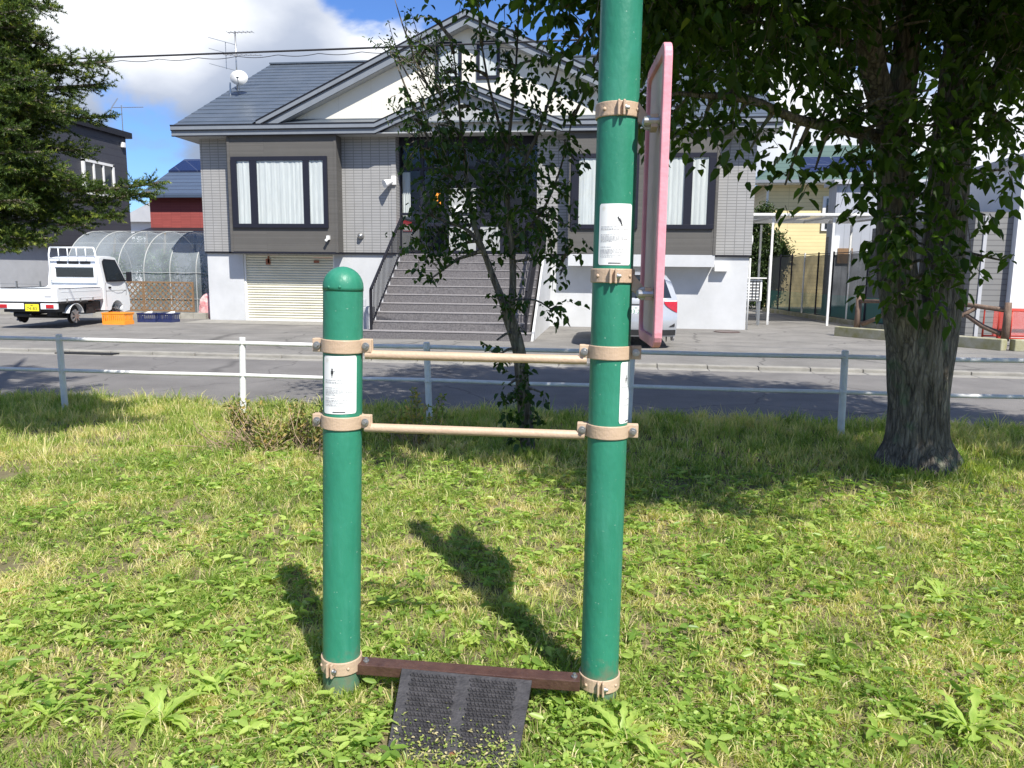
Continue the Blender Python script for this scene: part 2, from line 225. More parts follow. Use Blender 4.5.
# ------------------------------------------------------------------ object helpers
def tag(o,label=None,cat=None,group=None,kind=None):
    if label: o['label']=label
    if cat: o['category']=cat
    if group: o['group']=group
    if kind: o['kind']=kind
    return o
def empty(name,loc=(0,0,0),rz=0,label=None,cat=None,group=None):
    o=bpy.data.objects.new(name,None); COL.objects.link(o); o.location=loc; o.rotation_euler=(0,0,rz); o.empty_display_size=.2
    return tag(o,label,cat,group)
def rootloc(o):
    while o.parent: o=o.parent
    return np.array(o.location)
class MB:
    def __init__(s): s.v=[]; s.f=[]
    def add(s,vs,fs):
        b=len(s.v); s.v+= [tuple(v) for v in vs]; s.f+=[tuple(i+b for i in f) for f in fs]; return s
    def box(s,x0,x1,y0,y1,z0,z1):
        return s.add([(x0,y0,z0),(x1,y0,z0),(x1,y1,z0),(x0,y1,z0),(x0,y0,z1),(x1,y0,z1),(x1,y1,z1),(x0,y1,z1)],
            [(0,3,2,1),(4,5,6,7),(0,1,5,4),(1,2,6,5),(2,3,7,6),(3,0,4,7)])
    def obox(s,c,ax,ay,az):
        c,ax,ay,az=map(Vector,(c,ax,ay,az)); vs=[c+ax*i+ay*j+az*k for k in(-1,1) for j in(-1,1) for i in(-1,1)]
        return s.add(vs,[(0,2,3,1),(4,5,7,6),(0,1,5,4),(1,3,7,5),(3,2,6,7),(2,0,4,6)])
    def bar(s,a,b,w,h):  # rectangular bar from a to b
        a,b=Vector(a),Vector(b); d=(b-a); L=d.length; d.normalize(); up=Vector((0,0,1)) if abs(d.z)<.95 else Vector((0,1,0))
        x=d.cross(up).normalized(); z=x.cross(d); return s.obox((a+b)/2,d*L/2,x*w/2,z*h/2)
    def tube(s,pts,rs,n=10,cap=True,fn=None):
        pts=[Vector(p) for p in pts]; rs=rs if hasattr(rs,'__len__') else [rs]*len(pts); b=len(s.v); ref=None
        for i,p in enumerate(pts):
            d=(pts[min(i+1,len(pts)-1)]-pts[max(i-1,0)]).normalized()
            if ref is None: ref=Vector((1,0,0)) if abs(d.x)<.8 else Vector((0,1,0))
            x=(ref-d*ref.dot(d)).normalized(); y=d.cross(x); ref=x
            for k in range(n):
                a=2*PI*k/n; r=rs[i]*(fn(a,i,p) if fn else 1); s.v.append(tuple(p+(x*math.cos(a)+y*math.sin(a))*r))
        for i in range(len(pts)-1):
            for k in range(n):
                s.f.append((b+i*n+k,b+i*n+(k+1)%n,b+(i+1)*n+(k+1)%n,b+(i+1)*n+k))
        if cap: s.f.append(tuple(b+k for k in range(n))[::-1]); s.f.append(tuple(b+(len(pts)-1)*n+k for k in range(n)))
        return s
    def prism(s,poly,vec):
        b=[Vector(p) for p in poly]; v=Vector(vec); n=len(b)
        return s.add(b+[p+v for p in b],[tuple(range(n))[::-1],tuple(range(n,2*n))]+[(i,(i+1)%n,n+(i+1)%n,n+i) for i in range(n)])
    def quad(s,*p): return s.add(p,[tuple(range(len(p)))])
    def ring(s,p0,p1,ri,ro,a0=0,a1=2*PI,n=32,xax=None):  # annular sector along axis
        p0,p1=Vector(p0),Vector(p1); d=(p1-p0).normalized(); x=Vector(xax) if xax else Vector((1,0,0)); x=(x-d*x.dot(d)).normalized(); y=d.cross(x)
        full=abs(a1-a0-2*PI)<1e-4; m=n if full else n+1; b=len(s.v)
        for k in range(m):
            a=a0+(a1-a0)*k/n; e=x*math.cos(a)+y*math.sin(a)
            for (P,r) in((p0,ri),(p0,ro),(p1,ro),(p1,ri)): s.v.append(tuple(P+e*r))
        for k in range(n):
            q=b+4*k; w=b+4*((k+1)%m)
            for j in range(4): s.f.append((q+j,w+j,w+(j+1)%4,q+(j+1)%4))
        if not full: s.f.append((b,b+1,b+2,b+3)); e=b+4*(m-1); s.f.append((e+3,e+2,e+1,e))
        return s
    def build(s,name,mat,parent=None,world=True,smooth=False,bevel=0,seg=2,autos=None):
        me=bpy.data.meshes.new(name); v=np.array(s.v,dtype=float)
        if parent is not None and world: v=v-rootloc(parent)
        me.from_pydata(v.tolist(),[],s.f); me.materials.append(M[mat] if isinstance(mat,str) else mat); me.update()
        bm=bmesh.new(); bm.from_mesh(me); bmesh.ops.recalc_face_normals(bm,faces=bm.faces)
        if smooth:
            for f in bm.faces: f.smooth=True
            if autos:
                for e in bm.edges:
                    if len(e.link_faces)==2 and e.calc_face_angle(0)>autos: e.smooth=False
        bm.to_mesh(me); bm.free()
        o=bpy.data.objects.new(name,me); COL.objects.link(o)
        if parent is not None: o.parent=parent
        if bevel:
            m=o.modifiers.new('bevel','BEVEL'); m.width=bevel; m.segments=seg; m.limit_method='ANGLE'; m.angle_limit=R(35)
        return o
def copytree(o,parent=None):
    c=o.copy(); COL.objects.link(c)
    if parent is not None: c.parent=parent
    for ch in list(o.children): copytree(ch,c)
    return c
def npmesh(name,verts,faces_quads,faces_tris,mat,parent=None,rnd=None,off=None,smooth=False):
    me=bpy.data.meshes.new(name); verts=np.asarray(verts,dtype=np.float32)
    if off is not None: verts=verts-np.asarray(off,dtype=np.float32)
    nq=len(faces_quads) if faces_quads is not None else 0; ntr=len(faces_tris) if faces_tris is not None else 0
    me.vertices.add(len(verts)); me.vertices.foreach_set('co',verts.ravel())
    li=[]; 
    if nq: li.append(np.asarray(faces_quads,dtype=np.int32).ravel())
    if ntr: li.append(np.asarray(faces_tris,dtype=np.int32).ravel())
    li=np.concatenate(li); me.loops.add(len(li)); me.loops.foreach_set('vertex_index',li)
    st=np.concatenate([np.arange(nq)*4,nq*4+np.arange(ntr)*3]).astype(np.int32); me.polygons.add(nq+ntr); me.polygons.foreach_set('loop_start',st)
    try: me.polygons.foreach_set('loop_total',np.concatenate([np.full(nq,4),np.full(ntr,3)]).astype(np.int32))
    except Exception: pass
    if rnd is not None:
        a=me.attributes.new('rnd','FLOAT','POINT'); a.data.foreach_set('value',np.asarray(rnd,dtype=np.float32))
    me.materials.append(M[mat]); me.update(calc_edges=True); me.validate()
    o=bpy.data.objects.new(name,me); COL.objects.link(o)
    if parent is not None: o.parent=parent
    return o
def vnoise(x,y,s=1.,seed=0):
    """smooth 2-D value noise 0..1"""
    g=np.random.default_rng(seed).random((256,256)); x=x*s+1000; y=y*s+1000
    xi=np.floor(x).astype(int); yi=np.floor(y).astype(int); fx=x-xi; fy=y-yi; fx=fx*fx*(3-2*fx); fy=fy*fy*(3-2*fy)
    a=g[xi%256,yi%256]; b=g[(xi+1)%256,yi%256]; c=g[xi%256,(yi+1)%256]; d=g[(xi+1)%256,(yi+1)%256]
    return (a*(1-fx)+b*fx)*(1-fy)+(c*(1-fx)+d*fx)*fy
def unit(a): return a/np.maximum(np.linalg.norm(a,axis=-1,keepdims=True),1e-9)
def leaves(P,D,L,W,fold=.25,droop=.25,up=None):
    """6-vertex folded leaves. P base points, D direction, L length, W width arrays. returns verts, quads"""
    n=len(P); D=unit(D); U=rng.normal(size=(n,3))*.55+np.array([0,0,1.]) if up is None else up
    S=unit(np.cross(D,U)); Nn=np.cross(S,D); L=L[:,None]; W=W[:,None]
    b=P; t=P+D*L+np.array([0,0,-1])*L*droop
    r1=P+D*L*.30+S*W*.46+Nn*W*fold; r2=P+D*L*.68+S*W*.40+Nn*W*fold-np.array([0,0,1])*L*droop*.4
    l1=P+D*L*.30-S*W*.46+Nn*W*fold; l2=P+D*L*.68-S*W*.40+Nn*W*fold-np.array([0,0,1])*L*droop*.4
    V=np.stack([b,r1,r2,t,l2,l1],1).reshape(-1,3); i=np.arange(n)*6
    Q=np.concatenate([np.stack([i,i+1,i+2,i+3],1),np.stack([i,i+3,i+4,i+5],1)]); return V,Q
# ------------------------------------------------------------------ ground
def sheet(name,x0,x1,y0,y1,z,mat,n=1):
    o=MB().quad((x0,y0,z),(x1,y0,z),(x1,y1,z),(x0,y1,z)).build(name,mat); return tag(o,kind='structure')
sheet('ground',-600,600,-300,900,-.06,'drive')
sheet('lawn',-60,60,-60,7.92,0,'soil')
sheet('road',-90,90,8.16,12.56,-.022,'asphalt')
k=MB()
for i in range(-40,40): k.box(i*1.0,i*1.0+.985,7.93,8.155,-.08,-.006+.006*math.sin(i*1.7))
tag(k.build('near_kerb','kerb'),kind='structure')
k=MB()
for i in range(-60,60):
    x=i*.8; k.box(x,x+.79,12.56,12.72,-.08,.035+.004*math.sin(i*2.3)); k.box(x,x+.79,12.30,12.555,-.08,-.016+.003*math.sin(i*1.3))
tag(k.build('far_kerb','kerb',bevel=.012),kind='structure')
sheet('driveway',-60,60,12.725,40,.018,'drive')
sheet('garage_apron',-11.6,-7.2,19.6,20.98,.024,'kerb')
def grate(name,x0,x1,y0,y1,z,label,mat='chassis'):
    m=MB(); m.box(x0,x1,y0,y0+.03,z,z+.02).box(x0,x1,y1-.03,y1,z,z+.02); n=int((x1-x0)/.05)
    for i in range(n): xx=x0+(x1-x0)*i/n; m.box(xx,xx+.022,y0+.03,y1-.03,z,z+.018)
    return tag(m.build(name,mat),label,'drain')
grate('drain_grate',-9.7,-8.6,12.32,12.52,-.012,'long dark drain grate by the far kerb in front of the white truck')
mh=MB(); mh.tube([(3.0,20.1,.02),(3.0,20.1,.03)],[.30,.29],28); mh.ring((3.0,20.1,.02),(3.0,20.1,.034),.30,.33); tag(mh.build('manhole_cover','brown'),'small round rusty manhole cover on the driveway near the white base wall','manhole cover')
# ------------------------------------------------------------------ fitness station
PL0,PL1=Vector((-.935,2.5,-.15)),Vector((-.890,2.5,1.46)); PR0,PR1=Vector((0.0,2.57,-.15)),Vector((.012,2.60,2.45)); PR=.0665
FS=empty('fitness_station',(-.45,2.53,0),label='green steel outdoor fitness frame of one short and one tall post joined by beige bars',cat='exercise equipment')
def axis_at(p0,p1,z): return p0+(p1-p0)*((z-p0.z)/(p1.z-p0.z))
def make_post(p0,p1,h):
    d=(p1-p0).normalized(); m=MB(); m.tube([p0,p1],PR,40,cap=False); o=m.build('post','post',FS,smooth=True)
    c=MB(); pts=[];rs=[]
    for i in range(9):
        a=i/8*PI/2; pts.append(p1+d*(PR*1.02*math.sin(a))); rs.append(max(.001,(PR+.0012)*math.cos(a)))
    c.tube([p1-d*.012]+pts,[PR+.0012]+rs,40,cap=True); c.build('cap','post',o,smooth=True)
    return o
pl=make_post(PL0,PL1,0); pr=make_post(PR0,PR1,0)
for px in(328.5,340):
    p=at(px,287,2.44); a=axis_at(PL0,PL1,p.z); e=(p-a); e.z=0; e.normalize(); q=a+e*PR; MB().tube([q-e*.002,q+e*.002,q+e*.0035],[.0055,.005,.002],12).build('rivet','post',pl,smooth=True)
def bolt(P,d,r=.011,par=None):
    d=Vector(d).normalized(); m=MB(); m.tube([P-d*.002,P+d*.004],[r*1.35]*2,20); m.tube([P+d*.004,P+d*.013],[r*.8]*2,6); m.build('bolt','steel',par,bevel=.001)
def earclamp(p0,p1,z,h=.046,flip=1):
    a=axis_at(p0,p1,z); d=(p1-p0).normalized(); A=a-d*h/2; B=a+d*h/2
    m=MB(); m.ring(A,B,PR,PR+.006,PI+.02,2*PI-.02,28); m.ring(A,B,PR,PR+.006,.02,PI-.02,28)
    for s in(-1,1):
        for yy in(-.009,.009): m.obox(a+Vector((s*(PR+.016),yy,0)),(.021,0,0),(0,.005,0),(0,0,h/2))
    o=m.build('clamp','beige',FS,bevel=.006)
    for s in(-1,1): bolt(a+Vector((s*(PR+.019),-.016,0)),(0,-1,.0),.0095,o)
    return a,o
def jointclamp(p0,p1,z,h=.046,ang=-1.55):
    a=axis_at(p0,p1,z); d=(p1-p0).normalized(); A=a-d*h/2; B=a+d*h/2; m=MB(); m.ring(A,B,PR,PR+.0065,0,2*PI,40)
    e=Vector((math.cos(ang),math.sin(ang),0)); t=Vector((-e.y,e.x,0))
    for s in(-1,1): m.obox(a+e*(PR+.012)+t*s*.0085,e*.011,t*.004,(0,0,h/2+.001))
    o=m.build('clamp','beige',FS,bevel=.003); bolt(a+e*(PR+.014)+t*.013,t,.008,o)
    for q in(-.75,.85):
        ee=Vector((math.cos(ang+q),math.sin(ang+q),0)); MB().tube([a+ee*(PR+.006),a+ee*(PR+.0105)],[.007,.004],12).build('rivet','beige',o,smooth=True)
    return a,o
zl1=at(342,347,2.44).z; zl2=at(342,424,2.44).z; zr1=at(606,354,2.51).z; zr2=at(605,434,2.51).z
aL1,_=earclamp(PL0,PL1,zl1); aL2,_=earclamp(PL0,PL1,zl2); aR1,cR1=earclamp(PR0,PR1,zr1); aR2,_=earclamp(PR0,PR1,zr2)
jointclamp(PL0,PL1,at(342,670,2.44).z+.004,.05,-1.75); jointclamp(PR0,PR1,at(600,688,2.51).z+.004,.05,-1.5)
aT,_=jointclamp(PR0,PR1,at(618,107,2.51).z,.046,-1.45); aS,_=jointclamp(PR0,PR1,at(610,276,2.51).z,.046,-1.55)
def hbar(a,b,dz,mat='beige'):
    p=a+Vector((PR+.012,.0,dz)); q=b+Vector((-PR-.012,0,dz)); m=MB(); m.tube([p,q],.0155,24)
    m.build('grip_bar',mat,FS,smooth=True,autos=.7)
hbar(aL1,aR1,-.030); hbar(aL2,aR2,-.022)
# foot beam and rubber foot plate
zb=at(342,670,2.5).z+.012
bm_=MB(); bm_.box(aL2.x+PR-.03,aR2.x-PR-.004,2.475,2.535,zb-.012,zb+.028); ob=bm_.build('foot_beam','brown',FS,bevel=.003)
for x in(-.835,-.085): bolt(Vector((x,2.50,zb+.030)),(0,0,1),.008,ob)
Ta,Tb=at(404,664,2.44),at(531,673,2.44); Tz=zb+.008
ta=Vector((-.715,2.472,Tz)); tb=Vector((-.232,2.472,Tz)); ba=Vector((-.675,2.10,.006)); bb=Vector((-.225,2.10,.006))
ta=Vector((at(402,668,2.472).x,2.472,Tz+.02)); tb=Vector((at(532,675,2.472).x,2.472,Tz+.012)); ba=Vector((at(386,757,2.13).x,2.13,.01)); bb=Vector((at(516,762,2.13).x,2.13,.01)) 
m=MB(); nrm=(tb-ta).cross(ta-ba).normalized(); nrm=nrm if nrm.z>0 else -nrm
m.prism([ta,tb,bb,ba],-nrm*.014); nrm_mat=nrm.copy()
# raised hatched pads: dimples as little studs
for (s0,s1) in((.09,.44),(.55,.90)):
    nx,ny=12,15
    for i in range(nx):
        for j in range(ny):
            s=s0+(s1-s0)*(i+.5*(j%2))/nx; t=.07+.86*j/ny; P=(ta*(1-s)+tb*s)*(1-t)+(ba*(1-s)+bb*s)*t
            ex=(tb-ta).normalized(); ey=(ba-ta).normalized(); r=.0095
            # small ring-like cup: raised rim
            b=len(m.v)
            for k in range(6):
                a=k*PI/3; e=ex*math.cos(a)+ey*math.sin(a); m.v.append(tuple(P+e*r)); m.v.append(tuple(P+e*r*.8+nrm*.006)); m.v.append(tuple(P+e*r*.45+nrm*.001))
            for k in range(6):
                q=b+3*k; w=b+3*((k+1)%6); m.f.append((q,w,w+1,q+1)); m.f.append((q+1,w+1,w+2,q+2))
mo=m.build('foot_plate','rubber',FS)
MB().tube([(ba+bb)/2+Vector((0,.03,.002)),(ba+bb)/2+Vector((0,.03,.012))],[.016,.010],14).build('plate_bolt','rust',mo,smooth=True)
# curved sticker signs
def sticker(p0,p1,ztop,zbot,angc,half,marks,kind):
    d=(p1-p0).normalized()
    def sp(ang,z,r):
        a=axis_at(p0,p1,z); return a+Vector((math.cos(ang),math.sin(ang),0))*(PR+r)
    m=MB(); n=14; b=0
    nz=2
    ro=.06
    zs=[zbot,zbot+.004,zbot+.009,ztop-.009,ztop-.004,ztop]; hw=[half-.08,half-.02,half,half,half-.02,half-.08]
    for z,h in zip(zs,hw):
        for i in range(n+1): m.v.append(tuple(sp(angc-h+2*h*i/n,z,.0012)))
    for j in range(len(zs)-1):
        for i in range(n): q=j*(n+1)+i; m.f.append((q,q+1,q+n+2,q+n+1))
    o=m.build('instruction_sign','sticker',FS,smooth=True)
    def strip(lst,mat,nm):
        k=MB()
        for (u0,u1,v0,v1) in lst:   # u -1..1 across (left to right), v 0 top..1 bottom
            nn=max(1,int((u1-u0)*8)); bb=len(k.v)
            for i in range(nn+1):
                u=u0+(u1-u0)*i/nn; a=angc+u*half
                k.v.append(tuple(sp(a,ztop+(zbot-ztop)*v0,.0021))); k.v.append(tuple(sp(a,ztop+(zbot-ztop)*v1,.0021)))
            for i in range(nn): k.f.append((bb+2*i,bb+2*i+2,bb+2*i+3,bb+2*i+1))
        k.build(nm,mat,o)
    rd=random.Random(3); fine=[]
    for v in marks:
        u=-.84; end=rd.choice([-.2,.1,.5,.75])
        while u<end:
            w=rd.uniform(.02,.07); fine.append((u,u+w,v,v+.010)); u+=w+rd.uniform(.015,.05)
    strip(fine,'ink','lettering')
    strip([(-.35,.35,.958,.974)],'inkdark','maker_mark')
    strip([(-.78,-.62,.05,.056),(-.8,-.6,.075,.081),(-.78,-.66,.1,.106),(-.4,-.3,.06,.066)],'inky','heading_mark')
    if kind=='stand':   # standing figure silhouette
        fig=[(-.42,-.34,.215,.245),(-.45,-.31,.25,.31),(-.30,-.18,.262,.268),(-.42,-.35,.31,.34),(-.40,-.37,.34,.375)]
    else:
        fig=[(.08,.16,.21,.235),(.10,.24,.235,.255),(.14,.30,.255,.28),(.2,.32,.28,.305),(.26,.35,.305,.335),(.31,.37,.335,.365)]
    strip(fig,'inkdark','figure')
angL=math.atan2(-1,.36-.0) ; 
sticker(PL0,PL1,at(340,356,2.44).z,at(340,414,2.44).z,-1.315-.10,.92,[.41,.44,.455,.54,.575,.60,.62,.64,.665,.72,.755,.775,.80,.83,.85],'stand')
sticker(PR0,PR1,at(611,203,2.51).z,at(608,265,2.51).z,-1.50,.86,[.37,.40,.415,.50,.53,.55,.57,.59,.61,.70,.74,.76,.78,.80,.83,.86],'lean')
zz0=at(632,362,2.55).z; zz1=at(625,423,2.55).z
sticker(PR0,PR1,zz0,zz1,-.38,.62,[.4,.5,.6,.7],'stand')
# pink board on the right side of the tall post
bn,bf=Vector((at(667.5,200,2.44).x,2.44,0)),Vector((at(650,200,2.86).x,2.86,0)); bz0,bz1=at(650,349,2.44).z,at(667,38,2.44).z
dirb=(bf-bn).normalized(); nb=Vector((-dirb.y,dirb.x,0)); nb=nb if nb.x<0 else -nb   # towards the post
def rrect(w0,w1,z0,z1,r,n=5):
    pts=[]
    for (cx,cz,a0) in((w1-r,z1-r,0),(w0+r,z1-r,PI/2),(w0+r,z0+r,PI),(w1-r,z0+r,1.5*PI)):
        for i in range(n+1): a=a0+PI/2*i/n; pts.append((cx+r*math.cos(a),cz+r*math.sin(a)))
    return pts
W=(bf-bn).length
def onb(w,z,k): return bn+dirb*w+nb*k+Vector((0,0,z))
m=MB(); out=rrect(0,W,bz0,bz1,.05); inn=rrect(.035,W-.035,bz0+.035,bz1-.035,.03); n=len(out)
A=[onb(w,z,0) for w,z in out]; B=[onb(w,z,.026) for w,z in out]; C_=[onb(w,z,.026) for w,z in inn]; D_=[onb(w,z,.014) for w,z in inn]
m.add(A+B+C_+D_,[(i,(i+1)%n,n+(i+1)%n,n+i) for i in range(n)]+[(n+i,n+(i+1)%n,2*n+(i+1)%n,2*n+i) for i in range(n)]+[(2*n+i,2*n+(i+1)%n,3*n+(i+1)%n,3*n+i) for i in range(n)]+[tuple(range(n))])
bo=m.build('sign_board','pink',FS,bevel=.004)
m=MB(); m.add([onb(w,z,.0145) for w,z in inn],[tuple(range(n))]); m.build('board_face','pinkface',bo)
for zc,(a0,b0) in((at(645,120,2.6).z,(aT,.02)),(at(640,287,2.6).z,(aS,.02))):
    br=MB(); a=Vector((a0.x,a0.y,zc)); xb_=(bn+(bf-bn)*.7).x-.004 
    br.prism([(a.x+PR-.004,2.56,zc+.05),(a.x+PR-.004,2.56,zc-.012),(xb_-.028,2.56,zc-.040),(xb_-.028,2.56,zc-.002)],(0,.012,0))
    br.box(xb_-.028,xb_-.006,2.50,2.60,zc-.04,zc+.0); o=br.build('board_bracket','beige',FS,bevel=.002)
    k=MB(); k.tube([(xb_-.034,2.53,zc-.02),(xb_-.034,2.558,zc-.02)],[.021,.021],20); k.tube([(xb_-.034,2.515,zc-.02),(xb_-.034,2.53,zc-.02)],[.012,.012],6)
    k.tube([(xb_-.05,2.51,zc-.02),(xb_+.0,2.51,zc-.02)],[.014,.014],12); k.build('bracket_bolt','steel',o,bevel=.002)
# ------------------------------------------------------------------ guard fence
GF=empty('guard_fence',(0,7.35,0),label='white two-rail pipe guard fence along the road edge behind the lawn',cat='fence')
FX=[-9.62,-7.66,-5.71,-3.72,-1.75,.21,2.18,4.15,6.12,8.1]
def fpost():
    m=MB(); m.tube([(0,0,-.2),(0,0,.815),(0,0,.822)],[.032,.032,.024],18); o=m.build('fence_post','whitepaint',GF,world=False,smooth=True,autos=.6)
    for z in(.765,.435): b=MB(); b.ring((0,0,z-.014),(0,0,z+.014),.032,.036,0,2*PI,18); b.tube([(0,-.03,z),(0,-.047,z)],.009,8); b.build('fitting','whitepaint',o,world=False,bevel=.002)
    return o
fp=fpost()
for i,x in enumerate(FX):
    q=fp if i==0 else copytree(fp,GF)
    q.location=(x,.03*math.sin(i*3.1),-.005*(i%3)); q.rotation_euler=(R(1.2)*math.sin(i*1.9),R(1.6)*math.sin(i*2.7),0)
for z,r in((.765,.0215),(.435,.0195)):
    m=MB(); pts=[]
    for i in range(len(FX)-1):
        pts+=[(FX[i],7.35,z+.004*math.sin(i*2)),((FX[i]+FX[i+1])/2,7.35+.006*math.sin(i),z-.006)]
    pts.append((FX[-1],7.35,z)); m.tube([Vector(p)+Vector((0,0 if z>.5 else 0,0)) for p in pts],r,12); m.build('rail','whitepaint',GF,smooth=True)
# ------------------------------------------------------------------ house
H=empty('house',(-3.95,21,0),label='grey tiled house with dark bays, cream gable and blue-grey metal roof above wide stairs',cat='house')
XL,XR,YF=-11.5,3.6,21.0; ZF=1.93; ZE=5.08
GX0,GX1=-10.42,-7.72   # garage opening
m=MB(); m.box(XL,GX0,YF,YF+.25,0,ZF); m.box(GX1,-5.15,YF,YF+.25,0,ZF); m.box(GX0,GX1,YF+.0,YF+.25,1.90,ZF); m.box(-2.0,XR,YF,YF+.25,0,ZF)
m.box(XL,XL+.25,YF+.25,34,0,ZF); m.box(XR-.25,XR,YF+.25,34,0,ZF); m.box(XL+.25,XR-.25,33.75,34,0,ZF)
m.build('foundation','conc',H)
m=MB(); m.box(XL+.06,XR-.06,YF+.02,YF+.3,ZF+.002,ZF+.05); m.box(XL-.03,-6.0,YF-.06,YF+.02,ZF-.005,ZF+.045); m.box(-1.9,XR+.03,YF-.06,YF+.02,ZF-.005,ZF+.045); m.build('base_flashing','black',H)
m=MB(); zt=ZF+.05
m.box(XL-.05,-6.02,YF-.05,YF+.2,zt,ZE+.1); m.box(-1.88,XR+.05,YF-.05,YF+.2,zt,ZE+.1)
m.box(XL-.05,XL+.2,YF+.2,34,zt,ZE+.1); m.box(XR-.2,XR+.05,YF+.2,34,zt,ZE+.1); m.box(XL+.2,XR-.2,33.8,34.05,zt,ZE+.1)
m.build('tiled_wall','tile',H)
# side gable walls closing the main roof
SL=.5; YE=20.4; RY=26.9; RZ=ZE+.25+SL*(RY-YE)
for x in(XL+.0,XR-.2): MB().prism([(x,21.1,ZE+.1),(x,33.0,ZE+.1),(x,RY,RZ-.25)],(.18,0,0)).build('side_gable','cream',H)
# garage shutter
m=MB(); n=26
for i in range(n):
    z0=.02+i*(1.88/n); z1=z0+1.88/n; zm=(z0+z1)/2
    m.add([(GX0,21.10,z0),(GX1,21.10,z0),(GX1,21.078,zm),(GX0,21.078,zm),(GX1,21.10,z1-.006),(GX0,21.10,z1-.006)],[(0,1,2,3),(3,2,4,5)])
so=m.build('garage_shutter','shutter',H)
MB().box(GX0,GX0+.05,21.04,21.12,0,1.9).box(GX1-.05,GX1,21.04,21.12,0,1.9).box(GX0,GX1,21.06,21.12,.0,.05).build('guide_rail','whiteplastic',so)
m=MB(); 
for (x,z,w,h) in((-9.78,1.62,.14,.16),(-8.35,1.68,.16,.07),(-9.72,1.66,.05,.2)): m.box(x,x+w,21.070,21.074,z,z+h)
m.build('rust_patch','rust',so)
# bays
BP=.50; YB=YF-BP
for (x0,x1,slab) in((-10.50,-7.42,0),(-1.12,2.66,1)):
    m=MB(); m.box(x0,x1,YB,YF-.055,1.97,ZE-.003); bo=m.build('bay','bay',H,bevel=.006)
    for x in(x0-.012,x1-.058): MB().box(x,x+.07,YB-.012,YB+.06,1.96,ZE-.003).build('corner_trim','bay',bo)
    if slab:
        MB().box(x0-.0,x1+.0,YB+.0,YF+.0-.002,1.66,1.966).build('bay_slab','conc',H)
    else: MB().box(x0,x1,YB,YF-.06,1.93,1.968).build('bay_underside','dark',bo)
def window(x0,x1,z0,z1,y,divs,par,curt='curtain',fw=.11):
    """divs: list of pane (x0,x1) spans"""
    m=MB(); m.box(x0,x1,y-.06,y+.004,z0,z0+fw); m.box(x0,x1,y-.06,y+.004,z1-fw,z1); xs=[x0]+[v for d in divs for v in d]+[x1]
    for i in range(0,len(xs),2): m.box(xs[i],xs[i+1],y-.06+(.002 if 0<i<len(xs)-2 else 0),y+.003,z0+fw,z1-fw)
    fo=m.build('window','dark',par,bevel=.004)
    for (a,b) in divs:
        MB().quad((a,y-.054,z0+fw),(b,y-.054,z0+fw),(b,y-.054,z1-fw),(a,y-.054,z1-fw)).build('pane','glass',fo)
        if curt:
            c=MB(); nn=max(16,int((b-a)*46)); ph=random.random()*9
            for i in range(nn+1):
                x=a+(b-a)*i/nn; yy=y-.022+.006*math.sin(x*38+ph+2.6*math.sin(x*5.3+ph))+.0035*math.sin(x*83+3*math.sin(x*3))+.003*math.sin(x*13+ph); c.v+=[(x,yy,z0+fw),(x,yy+.002,z1-fw)]
            c.f=[(2*i,2*i+2,2*i+3,2*i+1) for i in range(nn)]; c.build('curtain',curt,fo,smooth=True)
    return fo
def X(px,Y=YB,py=190): return at(px,py,Y).x
window(X(232.5),X(328),2.62,4.52,YB,[(X(238),X(251)),(X(258),X(304)),(X(310),X(324))],H)
window(X(571.5),X(638.5),2.62,4.52,YB,[(X(579),X(597)),(X(603),X(634))],H)
window(X(645),X(715),2.62,4.52,YB,[(X(651),X(684)),(X(692),X(708))],H)
# entrance
EX0,EX1=-6.02,-1.88; EY=21.35
m=MB(); m.box(EX0,EX1,21.8,21.85,ZF,ZE+.1); m.build('hall_shade_wall','dark',H)  # near-black colour stands in for the shade inside the hall
m=MB(); 
for x,w in((EX0,.16),(-5.30,.10),(-4.62,.12),(-3.72,.10),(-3.05,.10),(-2.45,.08),(EX1-.16,.16)): m.box(x,x+w,EY-.05,EY+.03,ZF+.02,ZE+.08)
for z,h in((1.95,.10),(2.72,.09),(3.02,.07),(4.24,.09),(4.9,.25)): m.box(EX0+.16,EX1-.16,EY-.045,EY+.025,z,z+h)
eo=m.build('entrance_frame','dark',H,bevel=.004)
MB().quad((EX0+.16,EY,2.05),(EX1-.16,EY,2.05),(EX1-.16,EY,4.9),(EX0+.16,EY,4.9)).build('pane','glass',eo)
for q in((EX0+.17,-5.31,2.71),(-4.49,-3.73,3.0),(-3.61,-3.06,2.72)): MB().box(q[0],q[1],EY-.03,EY-.005,2.06,q[2]).build('lower_panel','greypanel',eo)
dw=MB().box(-4.49,-3.73,EY-.042,EY-.032,3.1,3.75).build('door_panel','greypanel',eo); MB().tube([(-3.8,EY-.09,2.7),(-3.8,EY-.09,3.2)],.014,8).build('door_handle','steel',dw)
c=MB(); 
for i in range(20): x=-5.84+.22*i/19; c.v+=[(x,EY+.08+.02*math.sin(i*1.4),2.85),(x,EY+.08+.02*math.sin(i*1.4),4.2)]
c.f=[(2*i,2*i+2,2*i+3,2*i+1) for i in range(19)]; c.build('curtain','curtain',eo)
MB().box(-5.80,-5.55,EY-.058,EY-.05,2.58,2.88).build('red_notice','signred',eo); MB().box(-5.78,-5.57,EY-.062,EY-.059,2.60,2.74).build('white_notice','sticker',eo)
MB().box(-4.95,-4.72,EY-.058,EY-.05,3.30,3.62).build('orange_notice','orange',eo)
MB().box(-4.35,-4.0,EY-.056,EY-.045,3.12,3.28).build('mail_slot','whiteplastic',eo)
for x in(EX0-.0,EX1-.13): MB().box(x,x+.13,YF-.07,EY-.05,ZF+.05,ZE+.08).build('pilaster','tile',H)
